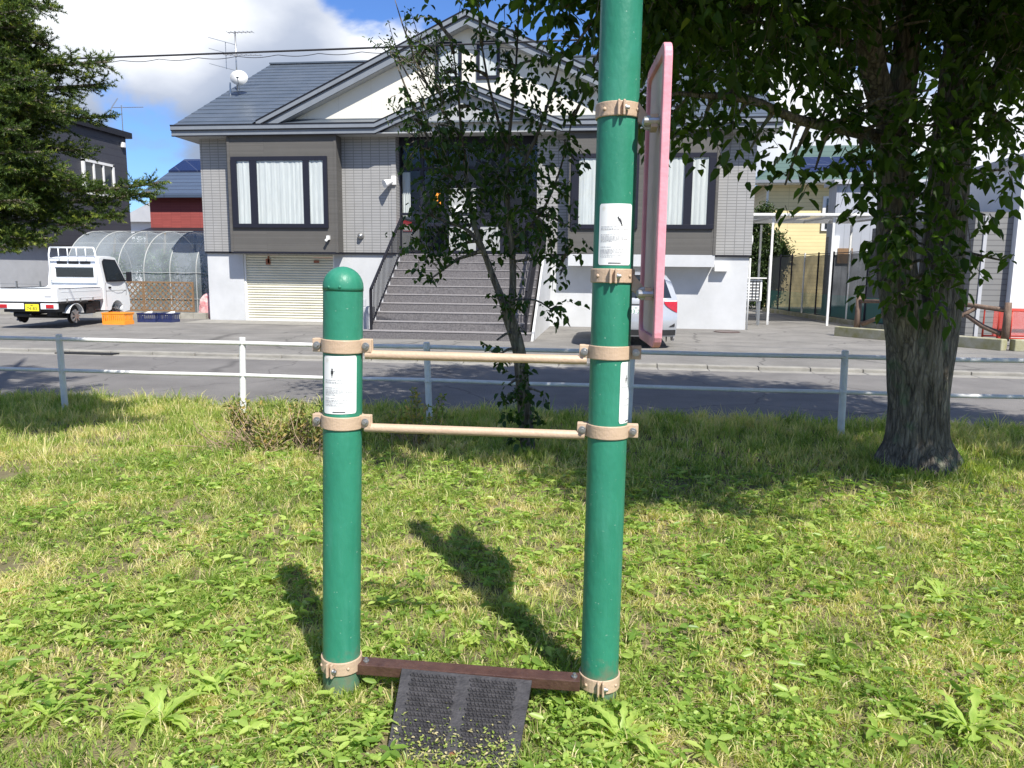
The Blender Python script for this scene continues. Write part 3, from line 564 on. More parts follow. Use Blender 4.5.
# tympanum + entrance soffit
MB().box(-6.0,-1.9,YF-.01,YF+.08,ZE+.02,ZE+.3).build('lintel','greypanel',H)
# stairs
m=MB(); mn=MB(); SX0,SX1=-5.22,-1.72; n=10; rh=.19; td=.29; Y0=16.2
for i in range(n):
    y0=Y0+i*td; x0=SX0-(.16 if i==0 else 0)
    m.box(x0,SX1+(.05 if i==0 else 0),y0,EY-.06,0 if i==0 else rh*i-.012,rh*(i+1)-.012)
    mn.box(x0-.01,SX1+.06*(i==0)+.01,y0-.012,y0+td-.016,rh*(i+1)-.012,rh*(i+1)+.006)
mn.box(SX0-.01,SX1+.01,Y0+(n-1)*td+td-.016,EY-.06,rh*n-.012,rh*n+.006)
st=m.build('entrance_stairs','granite',H); mn.build('nosing','nosing',st)
MB().prism([(SX1+.062,16.3,0),(SX1+.062,21,0),(SX1+.062,21,1.93),(SX1+.062,19.0,1.93)],(.05,0,0)).build('stair_side_wall','conc',H)
for x in(SX0+.02,SX1-.05):
    m=MB(); 
    b0=Vector((x,Y0+.15,.19)); b1=Vector((x,Y0+(n-1)*td+.1,1.9)); up=Vector((0,0,.88)); L1=Vector((x,20.85,1.9))
    m.bar(b0+up,b1+up,.05,.05); m.bar(b1+up,L1+up,.05,.05); m.bar(b0+Vector((0,0,.1)),b1+Vector((0,0,.1)),.03,.035); m.bar(b1+Vector((0,0,.1)),L1+Vector((0,0,.1)),.03,.035)
    for q in(b0,b1,L1): m.bar(q,q+up,.05,.05)
    fo=m.build('stair_railing','black',H)
    k=MB()
    for i in range(1,26):
        t=i/26; q=b0.lerp(b1,t); k.bar(q+Vector((0,0,.1)),q+up,.016,.016)
    for i in range(1,20): q=b1.lerp(L1,i/20); k.bar(q+Vector((0,0,.1)),q+up,.016,.016)
    k.build('baluster','black',fo)['kind']='stuff'
# roof: lapped metal strips
def lapped(mb,p00,p10,p01,p11,n,lip=.011):
    """quad from eave (p00-p10) to ridge (p01-p11) cut in n overlapping strips"""
    p00,p10,p01,p11=map(Vector,(p00,p10,p01,p11)); nn=(p10-p00).cross(p01-p00).normalized(); nn=nn if nn.z>0 else -nn
    for i in range(n):
        t0,t1=i/n,(i+1)/n; a,b=p00.lerp(p01,t0),p10.lerp(p11,t0); c,d=p00.lerp(p01,t1),p10.lerp(p11,t1)
        mb.add([a+nn*lip,b+nn*lip,d,c,a,b],[(0,1,2,3),(0,4,5,1)])
RX0,RX1=-12.05,4.15; ZR0=ZE+.25
m=MB(); lapped(m,(RX0,YE,ZR0),(RX1,YE,ZR0),(RX0,RY,RZ),(RX1,RY,RZ),18)
lapped(m,(RX1,2*RY-YE,ZR0),(RX0,2*RY-YE,ZR0),(RX1,RY,RZ),(RX0,RY,RZ),18)
m.bar((RX0,RY,RZ+.03),(RX1,RY,RZ+.03),.16,.05)
ro=m.build('roof','roof',H)
m=MB(); # underside and rake boards
m.prism([(RX0,YE+.02,ZR0-.02),(RX0,RY,RZ-.03),(RX0,2*RY-YE,ZR0-.02),(RX0,2*RY-YE,ZR0-.2),(RX0,RY,RZ-.25),(RX0,YE+.02,ZR0-.22)],(.08,0,0))
m.prism([(RX1-.08,YE+.02,ZR0-.02),(RX1-.08,RY,RZ-.03),(RX1-.08,2*RY-YE,ZR0-.02),(RX1-.08,2*RY-YE,ZR0-.2),(RX1-.08,RY,RZ-.25),(RX1-.08,YE+.02,ZR0-.22)],(.08,0,0))
m.build('rake_board','fascia',ro)
m=MB(); m.box(RX0+.02,XL+.1,YE+.03,22.6,ZE-.0,ZE+.03); m.box(XR-.1,RX1-.02,YE+.03,22.6,ZE,ZE+.03); m.box(XL+.1,XR-.1,YE+.03,YF,ZE+.001,ZE+.031)
m.prism([(RX0+.02,YE+.03,ZE+.031),(RX0+.02,22.6,ZE+.031),(RX0+.02,22.6,ZR0+.9),(RX0+.02,YE+.03,ZR0-.05)],(.04,0,0))
m.build('soffit','soffit',ro)
def fascia(pts,par,y0=YE):
    """two-tier fascia with dark trims following a polyline of (x,z) = top edge, at y0"""
    A=MB();B=MB();C=MB()
    for (xa,za),(xb,zb_) in zip(pts[:-1],pts[1:]):
        for mb,o0,o1,dy,th in((A,-.012,-.115,-.05,.10),(B,-.135,-.265,-.0,.06),(C,.016,-.010,-.065,.12),(C,-.113,-.137,-.045,.08),(C,-.262,-.282,-.012,.07)):
            mb.prism([(xa,y0+dy,za+o0),(xb,y0+dy,zb_+o0),(xb,y0+dy,zb_+o1),(xa,y0+dy,za+o1)],(0,th,0))
    a=A.build('gutter','fascia',par); B.build('fascia_board','fascia',a); C.build('fascia_trim','black',a)
PX0,PX1,PAX,PAZ=-6.30,-1.36,-3.88,6.33
fascia([(RX0,ZR0+.02),(PX0,ZR0+.02),(PAX,PAZ+.02),(PX1,ZR0+.02),(RX1,ZR0+.02)],ro)
# porch gable roof + tympanum
m=MB(); yb=23.2
lapped(m,(PX0,YE-.0,ZR0),(PX0,yb-.9,ZR0),(PAX,YE,PAZ),(PAX,yb,PAZ),5); lapped(m,(PX1,yb-.9,ZR0),(PX1,YE,ZR0),(PAX,yb,PAZ),(PAX,YE,PAZ),5)
m.build('porch_roof','roof',ro)
MB().prism([(PX0+.1,YE+.14,ZE+.03),(PX1-.1,YE+.14,ZE+.03),(PAX,YE+.14,PAZ-.10)],(0,.06,0)).build('porch_gable_wall','soffit',ro)
# main cross gable
GAX,GAZ=-3.86,8.12; GF0,GF1=-9.75,2.03; GY=20.5; GZ=5.40; gs=(GAZ-GZ)/(GAX-GF0)
m=MB(); ybk=GY+6.2
def back(z): return YE+(z-ZR0)/SL   # where the slope of the main roof reaches height z
lapped(m,(GF0,GY-.0,GZ),(GF0,back(GZ)+.2,GZ),(GAX,GY,GAZ),(GAX,back(GAZ),GAZ),14); lapped(m,(GF1,back(GZ)+.2,GZ),(GF1,GY,GZ),(GAX,back(GAZ),GAZ),(GAX,GY,GAZ),14)
m.build('cross_gable_roof','roof',ro)
GW=20.84
def rakef(pts):
    A=MB();B=MB();C=MB();S=MB()
    for (xa,za),(xb,zb_) in zip(pts[:-1],pts[1:]):
        for mb,o0,o1,dy,th in((A,-.012,-.125,-.05,.12),(B,-.15,-.34,-.0,.07),(C,.02,-.010,-.065,.14),(C,-.123,-.152,-.045,.10)):
            mb.prism([(xa,GY+dy,za+o0),(xb,GY+dy,zb_+o0),(xb,GY+dy,zb_+o1),(xa,GY+dy,za+o1)],(0,th,0))
        S.prism([(xa,GY+.07,za-.30),(xb,GY+.07,zb_-.30),(xb,GY+.07,zb_-.34),(xa,GY+.07,za-.34)],(0,GW-GY-.075,0))
    a=A.build('gable_fascia','fascia',ro); B.build('fascia_board','fascia',a); C.build('fascia_trim','black',a); S.build('soffit','soffit',a)
rakef([(GF0+.12,GZ+.12*gs),(GAX,GAZ),(GF1-.12,GZ+.12*gs)])
zwb=at(300,122,GW).z
gw=MB().prism([(GF0+.5,GW,zwb-.1),(GF1-.5,GW,zwb-.1),(GF1-.5,GW,zwb+.1),(GAX,GW,GAZ-.2),(GF0+.5,GW,zwb+.1)],(0,.12,0)).build('gable_wall','cream',H)
MB().box(GF0+.3,GF1-.3,GW-.03,GW,zwb-.03,zwb+.01).build('gable_sill_trim','fascia',gw)
def gx(px): return at(px,60,GW).x
gz=lambda py: at(465,py,GW).z
window(gx(436),gx(462),gz(80),gz(42),GW,[(gx(439),gx(459))],H,'curtain',.09); window(gx(477),gx(500),gz(80),gz(42),GW,[(gx(480),gx(497))],H,'curtain',.09)
# wall fittings
fl=MB(); P=at(393,181,20.95); fl.box(P.x-.03,P.x+.10,20.86,20.95,P.z-.11,P.z+.13)
fo=fl.build('flood_light','whiteplastic',H,bevel=.01)
fl=MB(); fl.tube([P+Vector((0,-.07,.0)),P+Vector((-.14,-.28,-.10)),P+Vector((-.16,-.30,-.11))],[.05,.105,.11],20); fl.build('lamp_head','whiteplastic',fo,smooth=True,autos=.7)
P=at(329,238,YB); MB().box(P.x-.04,P.x+.04,YB-.10,YB,P.z-.05,P.z+.06).tube([P+Vector((0,-.08,-.02)),P+Vector((-.05,-.14,-.09))],[.035,.04],12).build('wall_tap','whiteplastic',H,bevel=.006)
P=at(361,236,20.94); MB().tube([P,P+Vector((0,-.05,0)),P+Vector((0,-.12,-.02))],[.09,.085,.045],16).build('vent_hood','steel',H,smooth=True)
P=at(720,268,20.98); MB().box(P.x-.16,P.x+.19,20.80,20.995,P.z-.09,P.z+.09).build('wall_box','whiteplastic',H,bevel=.008)
P=at(752,240,22); MB().tube([Vector((XR+.05,22.0,P.z)),Vector((XR+.16,22.0,P.z)),Vector((XR+.24,22.0,P.z))],[.30,.27,.12],24).build('vent_duct_cover','whiteplastic',H,smooth=True)
P=at(757,268,22.3); MB().box(XR+.003,XR+.22,22.2,22.35,1.35,1.85).build('meter_box','whiteplastic',H,bevel=.02)
MB().tube([(XR+.05,21.06,0),(XR+.05,21.06,1.9)],.022,8).build('drain_pipe','whiteplastic',H,smooth=True); MB().tube([(XR+.12,22.3,0),(XR+.12,22.3,1.35)],.03,8).build('drain_pipe','whiteplastic',H,smooth=True)
P=at(401,245,16.3)
# pipe + small bits left of the stairs
MB().box(-5.62,-5.36,16.75,17.15,0,.68).tube([(-5.5,16.8,.68),(-5.5,16.8,.86)],.05,10).build('utility_box','shed',H,bevel=.02)
# outdoor unit behind right corner
ou=empty('outdoor_unit',(4.05,22.9,0),label='white heating unit with a grille on legs beside the tiled house corner',cat='outdoor unit')
m=MB(); m.box(-.26,.26,-.17,.17,.72,1.34); uo=m.build('casing','whiteplastic',ou,world=False,bevel=.02)
k=MB()
for i in range(7): k.box(-.20,.20,-.19,-.176,.76+i*.085,.775+i*.085)
for i in range(5): k.box(-.20+i*.096,-.184+i*.096,-.192,-.178,.75,1.30)
k.build('grille','black',uo,world=False)
for sx in(-.22,.22):
    for sy in(-.12,.12): MB().box(sx-.02,sx+.02,sy-.02,sy+.02,0,.72).build('leg','steel',ou,world=False)
MB().box(-.3,.36,-.24,.2,1.36,1.39).build('rain_cover','whiteplastic',ou,world=False)
# TV antenna and dish standing on the roof edge
def yagi(m,c,L,n,dirv,el,w0,w1):
    d=Vector(dirv).normalized(); e=Vector(el).normalized(); c=Vector(c); m.tube([c-d*L/2,c+d*L/2],.012,6)
    for i in range(n): q=c-d*L/2+d*L*i/(n-1); w=w0+(w1-w0)*i/(n-1); m.tube([q-e*w/2,q+e*w/2],.006,5)
bz=ZR0+SL*(23.7-YE)
an=empty('tv_antenna',(-11.72,23.7,bz),label='metal television aerial with several arms rising above the white roof dish',cat='antenna')
m=MB(); m.tube([(-11.72,23.7,bz-.05),(-11.72,23.7,8.75)],.022,8); m.build('mast','steel',an,smooth=True)
m=MB(); yagi(m,(-11.55,23.7,8.72),.75,7,(1,.2,.05),(0,1,0),.3,.22); m.build('upper_array','steel',an)
m=MB(); yagi(m,(-11.5,23.7,8.05),1.1,9,(1,.3,.04),(0,1,.1),.35,.2); m.build('lower_array','steel',an)
m=MB(); m.tube([(-12.05,23.7,7.65),(-12.05,23.7,8.45)],.012,6)
for z in(7.65,8.1,8.42): m.tube([(-12.5,23.5,z+.12),(-11.72,23.8,z-.05)],.009,5)
m.build('side_array','steel',an)
bz2=ZR0+SL*(23.3-YE)
di=empty('satellite_dish',(-11.75,23.3,bz2),label='round white satellite dish standing on the left edge of the grey house roof',cat='satellite dish')
c=at(239,78,23.2); m=MB(); nrm=Vector((.35,-1,.45)).normalized(); m.tube([c-nrm*.07,c-nrm*.055,c-nrm*.02,c+nrm*.02,c+nrm*.018,c-nrm*.03,c-nrm*.05],[.03,.13,.23,.262,.255,.18,.03],28); m.build('dish','whiteplastic',di,smooth=True)
m=MB(); m.tube([(-11.75,23.3,bz2-.03),(-11.75,23.3,c.z-.1)],.028,8); m.build('stand','steel',di)
m=MB(); m.tube([c-Vector((0,0,.36)),c+nrm*.42-Vector((0,0,.22))],.012,6); m.tube([c+nrm*.36-Vector((0,0,.2)),c+nrm*.46-Vector((0,0,.2))],[.04,.05],10); m.build('feed_arm','steel',di)
# ------------------------------------------------------------------ vehicles
def shell(prof,wf,plan,crown,ns=17):
    """closed side profile (y,z) swept across the width; wf(z) half width, plan(s,y) y shift, crown(s,z) z shift"""
    m=MB(); n=len(prof)
    S=[math.copysign(1-(1-abs(t))**1.8,t) for t in [(-1+2*i/(ns-1)) for i in range(ns)]]
    for s in S:
        for (y,z) in prof:
            m.v.append((s*wf(z,y), y+plan(s,y), z+crown(s,z)))
    for i in range(ns-1):
        for j in range(n):
            k=(j+1)%n; m.f.append((i*n+j,i*n+k,(i+1)*n+k,(i+1)*n+j))
    m.f.append(tuple(range(n))); m.f.append(tuple((ns-1)*n+j for j in range(n))[::-1]); return m
def densify(poly,step=.12):
    out=[]
    for (a,b) in zip(poly,poly[1:]+poly[:1]):
        L=math.dist(a,b); k=max(1,int(L/step))
        for i in range(k): out.append((a[0]+(b[0]-a[0])*i/k,a[1]+(b[1]-a[1])*i/k))
    return out
def archpts(cy,cz,r,z0,n=9):  # from rear (small y) to front across the arch at height z0
    a0=math.asin((z0-cz)/r); return [(cy-r*math.cos(a0+(PI-2*a0)*i/(n-1)),cz+r*math.sin(a0+(PI-2*a0)*i/(n-1))) for i in range(n)]
def wheel(par,x,y,r,w,side):
    m=MB(); rs=[r*.56,r*.93,r,r,r*.93,r*.56]; xs=[-w/2,-w/2,-w*.36,w*.36,w/2,w/2]
    m.tube([(x+q,y,r) for q in xs],rs,32,cap=False); m.tube([(x-side*w*.42,y,r),(x-side*w*.40,y,r)],[r*.66,r*.66],28); t=m.build('wheel','tyre',par,world=False,smooth=True,autos=.6)
    k=MB(); xo=x+side*w*.42
    k.tube([(x+side*w*.1,y,r),(xo-side*.03,y,r)],[r*.56,r*.56],28); k.ring((xo-side*.02,y,r),(xo+side*.004,y,r),r*.50,r*.57,0,2*PI,28)
    for i in range(8):
        a=i*PI/4; e=Vector((0,math.cos(a),math.sin(a))); p=Vector((xo-side*.012,y,r)); k.bar(p+e*r*.12,p+e*r*.58,.03,.03)
    k.tube([(xo-side*.03,y,r),(xo+side*.004,y,r)],[r*.16,r*.14],14); k.build('rim','rim',t,world=False)
def plate(par,c,w,h,mat,ink,top,main,rot=0):
    m=MB(); x,y,z=c; m.box(x-w/2,x+w/2,y-.004,y+.008,z-h/2,z+h/2); o=m.build('number_plate',mat,par,world=False,bevel=.004)
    def txt(s,size,px,pz):
        cu=bpy.data.curves.new('digits','FONT'); cu.body=s; cu.size=size; cu.align_x='CENTER'; cu.align_y='CENTER'; cu.extrude=.001; cu.space_character=1.05
        t=bpy.data.objects.new('digits',cu); COL.objects.link(t); t.parent=o; t.location=(px,y-.006,pz); t.rotation_euler=(PI/2,0,0); cu.materials.append(M[ink]); bpy.context.view_layer.update(); me=bpy.data.meshes.new_from_object(t.evaluated_get(bpy.context.evaluated_depsgraph_get())); q=bpy.data.objects.new('digits',me); COL.objects.link(q); q.parent=o; q.location=t.location; q.rotation_euler=t.rotation_euler; bpy.data.objects.remove(t); me.name='digits'; q.name='digits'
    txt(top,h*.26,x,z+h*.30); txt(main,h*.62,x,z-h*.14); return o
# small white truck seen from behind
TR=empty('pickup_truck',(-13.84,17.45,.02),rz=.10,label='small white flatbed truck with a yellow number plate parked by the greenhouse',cat='truck')
cabp=[(1.27,.50),(1.27,1.66),(1.30,1.73),(1.38,1.77),(2.02,1.785),(2.14,1.76),(2.22,1.70),(2.50,1.12),(2.58,1.0),(2.64,.72),(2.66,.45),(2.62,.30),(2.30,.27)]
cab=densify(cabp,.14)[:-1]
arch=archpts(1.90,.27,.33,.36)[::-1]
cab=[p for p in cab if not(p[1]<.49 and p[0]<1.3)]
cab=[(1.27,.36)]+[p for p in cab if p[0]>=1.27 and not (p[1]<.31 and p[0]<2.3)]
cab=cab+[(2.27,.30)]+arch+[(1.50,.34)]
def cw(z,y): return .735 if z<1.08 else .735-.115*((z-1.08)/.70)**1.15
m=shell(cab,cw,lambda s,y:-(.09*abs(s)**4 if y>2.2 else 0),lambda s,z:(-.03*s**4 if z>1.7 else 0))
cb_=m.build('cab','carwhite',TR,world=False,smooth=True,autos=R(32))
def sidew(z): return cw(z,0)
# side glass (follows the tumblehome), doors seams, handle
for sd in(-1,1):
    pts=[(1.46,1.14),(1.46,1.60),(1.54,1.66),(2.06,1.64),(2.34,1.14)]
    m=MB(); m.add([(sd*(sidew(z)+.006),y,z) for y,z in pts],[tuple(range(5))]); g=m.build('side_window','darkglass',cb_,world=False)
    m=MB(); pr_=[(1.42,1.10),(1.42,1.63),(1.53,1.70),(2.09,1.68),(2.41,1.10)]
    m.add([(sd*(sidew(z)+.003),y,z) for y,z in pr_],[tuple(range(5))]); m.build('window_seal','black',cb_,world=False)
    m=MB(); m.box(*(sorted((sd*.736,sd*.752))),1.50,1.62,.93,.97); m.build('door_handle','black',cb_,world=False,bevel=.004)
    k=MB()
    for (a,b) in(((1.38,.45),(1.38,1.08)),((1.38,.86),(2.38,.86)),((2.42,1.08),(2.38,.72))): k.bar((sd*.7355,a[0],a[1]),(sd*.7355,b[0],b[1]),.006,.008)
    k.build('door_seam','chassis',cb_,world=False)
    m=MB(); m.box(*sorted((sd*.80,sd*.93)),2.30,2.38,1.10,1.36); m.bar((sd*.70,2.34,1.12),(sd*.84,2.34,1.14),.03,.03); m.build('wing_mirror','black',cb_,world=False,bevel=.02)
m=MB(); m.box(-.50,.50,1.255,1.268,1.22,1.46); m.build('rear_window','darkglass',cb_,world=False,bevel=.004)
m=MB(); m.box(-.55,.55,1.245,1.262,1.17,1.20).box(-.55,.55,1.245,1.262,1.48,1.51).box(-.55,-.515,1.245,1.262,1.2,1.48).box(.515,.55,1.245,1.262,1.2,1.48); m.build('window_seal','carwhite',cb_,world=False)
k=MB()
for x in(-.46,-.15,.16): k.box(x,x+.27,1.258,1.268,1.56,1.63)
k.build('air_slot','chassis',cb_,world=False)
m=MB(); m.add([(-.60,2.285,1.62),(.60,2.285,1.62),(.64,2.505,1.16),(-.64,2.505,1.16)],[(0,1,2,3)]); m.build('windscreen','darkglass',cb_,world=False)
# guard frame behind the cab
m=MB()
for x in(-.62,.62): m.tube([(x,1.20,.66),(x,1.20,1.80),(x*.93,1.20,1.98)],.022,8)
m.tube([(-.577,1.20,1.98),(.577,1.20,1.98)],.022,8); m.tube([(-.62,1.20,1.70),(.62,1.20,1.70)],.02,8)
for x in(-.36,-.12,.12,.36): m.tube([(x,1.20,1.70),(x,1.20,1.98)],.016,6)
m.tube([(-.62,1.20,1.14),(.62,1.20,1.14)],.018,8); m.build('guard_frame','carwhite',TR,world=False,smooth=True)
# bed
m=MB(); m.box(-.705,.705,-.70,1.20,.64,.675); m.box(-.705,.705,1.17,1.20,.675,1.0)
for i in range(12): m.box(-.68+i*.118,-.63+i*.118,-.68,1.16,.675,.682)
bd=m.build('cargo_bed','carwhite',TR,world=False,bevel=.004)
for sd in(-1,1):
    m=MB(); x0,x1=sorted((sd*.708,sd*.738)); m.box(x0,x1,-.72,1.22,.655,.965); q=m.build('side_gate','carwhite',TR,world=False,bevel=.006)
    k=MB(); xa,xb=sorted((sd*.708,sd*.741)); 
    k.box(*sorted((sd*.7385,sd*.742)),-.60,1.10,.72,.735).box(*sorted((sd*.7385,sd*.742)),-.60,1.10,.88,.892); k.build('pressed_rib','carwhite',q,world=False)
    k=MB(); k.box(*sorted((sd*.700,sd*.744)),-.66,1.1,.967,.977); k.build('rub_strip','black',q,world=False)
    k=MB()
    for y in(-.4,.15,.7): k.box(*sorted((sd*.739,sd*.755)),y,y+.05,.63,.72)
    k.build('hinge','steel',q,world=False)
m=MB(); m.box(-.742,.742,-.755,-.722,.655,.965); tg=m.build('tailgate','carwhite',TR,world=False,bevel=.006)
MB().box(-.60,.60,-.762,-.728,.967,.978).build('rub_strip','black',tg,world=False); MB().box(-.70,.70,-.759,-.7555,.70,.712).box(-.70,.70,-.759,-.7555,.90,.912).build('pressed_rib','carwhite',tg,world=False)
MB().box(.44,.60,-.7585,-.7555,.76,.80).build('badge','shed',tg,world=False)
m=MB(); m.box(-.62,.62,-.68,1.3,.40,.60); m.box(-.45,-.37,-.6,2.2,.30,.44); m.box(.37,.45,-.6,2.2,.30,.44); m.tube([(-.66,0,.27),(.66,0,.27)],.05,10)
m.tube([(.40,-.30,.36),(.40,.35,.36)],.09,12); m.box(.40,.66,.55,.95,.30,.55); m.box(-.74,.74,-.70,.5,.60,.645)
m.build('chassis','chassis',TR,world=False)
m=MB(); m.box(-.735,.735,-.775,-.70,.475,.615); bu=m.build('rear_bumper','carwhite',TR,world=False,bevel=.012)
MB().box(-.70,.70,-.74,-.70,.617,.65).build('bumper_gap','chassis',bu,world=False)
for sd in(-1,1):
    MB().box(*sorted((sd*.47,sd*.66)),-.790,-.774,.50,.59).build('tail_light','redlens',TR,world=False,bevel=.008)
    m=MB(); x0,x1=sorted((sd*.56,sd*.735)); m.ring((x0,0,.27),(x1,0,.27),.31,.325,.25,PI-.3,16,xax=(0,1,0)); m.build('rear_fender','carwhite',TR,world=False,smooth=True,autos=.6)
MB().box(-.06,.34,-.781,-.774,.43,.62).build('plate_holder','black',TR,world=False)
plate(TR,(.14,-.792,.515),.33,.165,'yellow','plateink','480','74-83')
MB().tube([(-.42,-.60,.33),(.0,-.60,.33)],.05,12).tube([(.0,-.60,.33),(.05,-.74,.34)],.018,8).build('exhaust','chassis',TR,world=False,smooth=True)
for x,y in((-.655,0),(.655,0),(-.64,1.90),(.64,1.90)): wheel(TR,x,y,.280,.150,1 if x>0 else -1)
# silver hatchback
CR=empty('parked_car',(.50,15.1,.02),rz=-.0,label='silver hatchback seen from behind, parked nose in below the right bay of the house',cat='car')
cp=[(.10,.24),(.03,.32),(0,.50),(.01,.66),(.05,.74),(.06,.86),(.09,.97),(.30,1.32),(.40,1.43),(.62,1.475),(1.1,1.50),(1.9,1.49),(2.35,1.42),(3.0,1.04),(3.5,.93),(3.82,.80),(3.92,.6),(3.92,.35),(3.85,.22),(3.62,.20)]
cp=densify(cp,.12); cp=[p for i,p in enumerate(cp) if not(p[1]<.235 and .12<p[0]<3.6)]
a1=archpts(.62,.295,.34,.30)[::-1]; a2=archpts(3.13,.295,.34,.30)[::-1]
cp=cp+a2+[(2.6,.20),(1.9,.20),(1.1,.20)]+a1+[(.2,.24)]
def cwf(z,y):
    w=.825 if z<.92 else .825-.215*((z-.92)/.58)**1.25
    if z<.45: w-=.03*(.45-z)/.25
    return w
def cplan(s,y):
    if y<1: return .22*abs(s)**3.2*(1-y)
    if y>3: return -.35*abs(s)**3.2*(y-3)
    return 0
def ccr(s,z): return -.05*s**4 if z>1.35 else 0
m=shell(cp,cwf,cplan,ccr,25); cbd=m.build('body','carsilver',CR,world=False,smooth=True,autos=R(34))
def rearpt(x,z,off=.004):  # point on the rear surface
    pr_=[(0,.50),(.01,.66),(.05,.74),(.06,.86),(.09,.97),(.30,1.32),(.40,1.43),(.62,1.475)]
    y=pr_[0][0]
    for (ya,za),(yb_,zb2) in zip(pr_[:-1],pr_[1:]):
        if za<=z<=zb2: y=ya+(yb_-ya)*(z-za)/(zb2-za)
    if z<.5: y=.0+.03*(.5-z)/.18
    s=min(1,abs(x)/cwf(z,y)); return (x,y+cplan(s,y)-off,z)
def rearpatch(pts_fn,name,mat,par,nx=12,nz=6,off=.006):
    m=MB()
    for j in range(nz+1):
        for i in range(nx+1):
            x,z=pts_fn(i/nx,j/nz); m.v.append(rearpt(x,z,off))
    m.f=[(j*(nx+1)+i,j*(nx+1)+i+1,(j+1)*(nx+1)+i+1,(j+1)*(nx+1)+i) for j in range(nz) for i in range(nx)]
    return m.build(name,mat,par,world=False,smooth=True)
rearpatch(lambda u,v:((u*2-1)*(.70-.13*v),1.0+.36*v),'rear_window','darkglass',CR)
rearpatch(lambda u,v:((u*2-1)*(.40),.86+.02*v),'hatch_trim','chassis',CR,8,2,.010)
rearpatch(lambda u,v:((u*2-1)*(.80),.27+.11*v),'lower_bumper','chassis',CR,12,3,.012)
for sd in(-1,1):
    rearpatch(lambda u,v:(sd*(.56+.245*u),.955-.05*(1-v)-.0*u+(-.0)),'upper_lens','clearlens',CR,6,3,.014)
    rearpatch(lambda u,v:(sd*(.56+.26*u),.93-(.19*(u**.7)+.03)*(1-v)),'tail_light','redlens',CR,8,4,.016)
    rearpatch(lambda u,v:(sd*(.66+.12*u),.42+.07*v*u+.02),'reflector_recess','chassis',CR,5,3,.010)
    m=MB(); m.box(*sorted((sd*.82,sd*.92)),2.42,2.50,.99,1.10); m.build('wing_mirror','carsilver',CR,world=False,bevel=.03)
    pts=[(.62,1.02),(.72,1.33),(1.2,1.40),(2.1,1.38),(2.62,1.05)]
    m=MB(); m.add([(sd*(cwf(z,y)+.006),y,z) for y,z in pts],[tuple(range(5))]); m.build('side_window','darkglass',CR,world=False)
m=MB(); m.box(-.50,.50,.26,.42,1.435,1.46); m.build('roof_spoiler','carsilver',CR,world=False,bevel=.01)
m=MB(); m.bar((0,.09,1.02),(.34,.13,1.06),.02,.02); m.build('wiper','black',CR,world=False)
m=MB(); m.box(-.55,.55,.3,3.4,.20,.5); m.build('underbody','chassis',CR,world=False)
plate(CR,(.02,.032,.755),.33,.165,'platewhite','plategreen','501','33-21')
for x,y in((-.73,.62),(.73,.62),(-.73,3.13),(.73,3.13)): wheel(CR,x,y,.295,.18,1 if x>0 else -1)
# ------------------------------------------------------------------ crates, lattice, greenhouse, planter
def crate(name,loc,rz,sx,sy,h,mat,label,group=None):
    e=empty(name,loc,rz,label,'crate',group); m=MB(); t=.015
    m.box(-sx/2,sx/2,-sy/2,sy/2,0,.02)
    for (a,b,c,d) in((-sx/2,sx/2,-sy/2,-sy/2+t),(-sx/2,sx/2,sy/2-t,sy/2),(-sx/2,-sx/2+t,-sy/2+t,sy/2-t),(sx/2-t,sx/2,-sy/2+t,sy/2-t)):
        m.box(a,b,c,d,.02,h*.30); m.box(a,b,c,d,h*.78,h)
        n=max(3,int(max(b-a,d-c)/.055))
        for i in range(n):
            if b-a>d-c: w=(b-a)/n; m.box(a+w*i,a+w*i+w*.45,c,d,h*.30,h*.78)
            else: w=(d-c)/n; m.box(a,b,c+w*i,c+w*i+w*.45,h*.30,h*.78)
    m.build('crate_body',mat,e,world=False)
    k=MB(); k.box(-sx/2-.012,sx/2+.012,-sy/2-.012,-sy/2,h-.03,h).box(-sx/2-.012,sx/2+.012,sy/2,sy/2+.012,h-.03,h).box(-sx/2-.012,-sx/2,-sy/2,sy/2,h-.03,h).box(sx/2,sx/2+.012,-sy/2,sy/2,h-.03,h); k.build('rim_band',mat,e,world=False)
    return e
crate('plastic_crate',(-12.83,18.72,.02),.02,.62,.42,.31,'orange','orange slatted plastic crate on the driveway just right of the white truck')
crate('plastic_crate',(-12.60,19.75,.02),.1,.50,.36,.25,'navy','navy blue crate with white marks right behind the orange crate','navy crates')
crate('plastic_crate',(-12.12,19.85,.02),-.1,.50,.36,.25,'navy','navy blue crate standing rightmost in the row, before the lattice panel','navy crates')
for x,y in((-12.68,19.70),(-12.08,19.80)):
    b=MB(); 
    for i in range(3): b.obox((x+.06*i,y+.05*(i%2),.19+.02*i+.04),(.07,.02,.01),(-.01,.05,.02),(0,-.01,.03))
    tag(b.build('cloth_bundle','whiteplastic',bevel=.02),'crumpled white bundle lying in the %s navy crate'%('left' if x<-12.5 else 'right'),'bundle')
bw=MB()
for i in range(9):
    for j in range(1): bw.box(-15.4+i*.4,-15.01+i*.4,21.3,21.45,.0,.19)
tag(bw.build('block_wall','block',bevel=.008),'low grey concrete block wall carrying the lattice panel','wall')
LX0,LX1=at(122,300,21.38).x,at(194,300,21.38).x; LZ0,LZ1=.215,at(160,281.5,21.38).z
LT=empty('lattice_panel',((LX0+LX1)/2,21.38,0),label='brown wooden lattice panel on the low block wall in front of the greenhouse',cat='trellis')
m=MB(); w=.045
for a in((LX0,LX1,LZ0,LZ0+w),(LX0,LX1,LZ1-w,LZ1),(LX0,LX0+w,LZ0+w,LZ1-w),(LX1-w,LX1,LZ0+w,LZ1-w)): m.box(a[0],a[1],21.36,21.40,a[2],a[3])
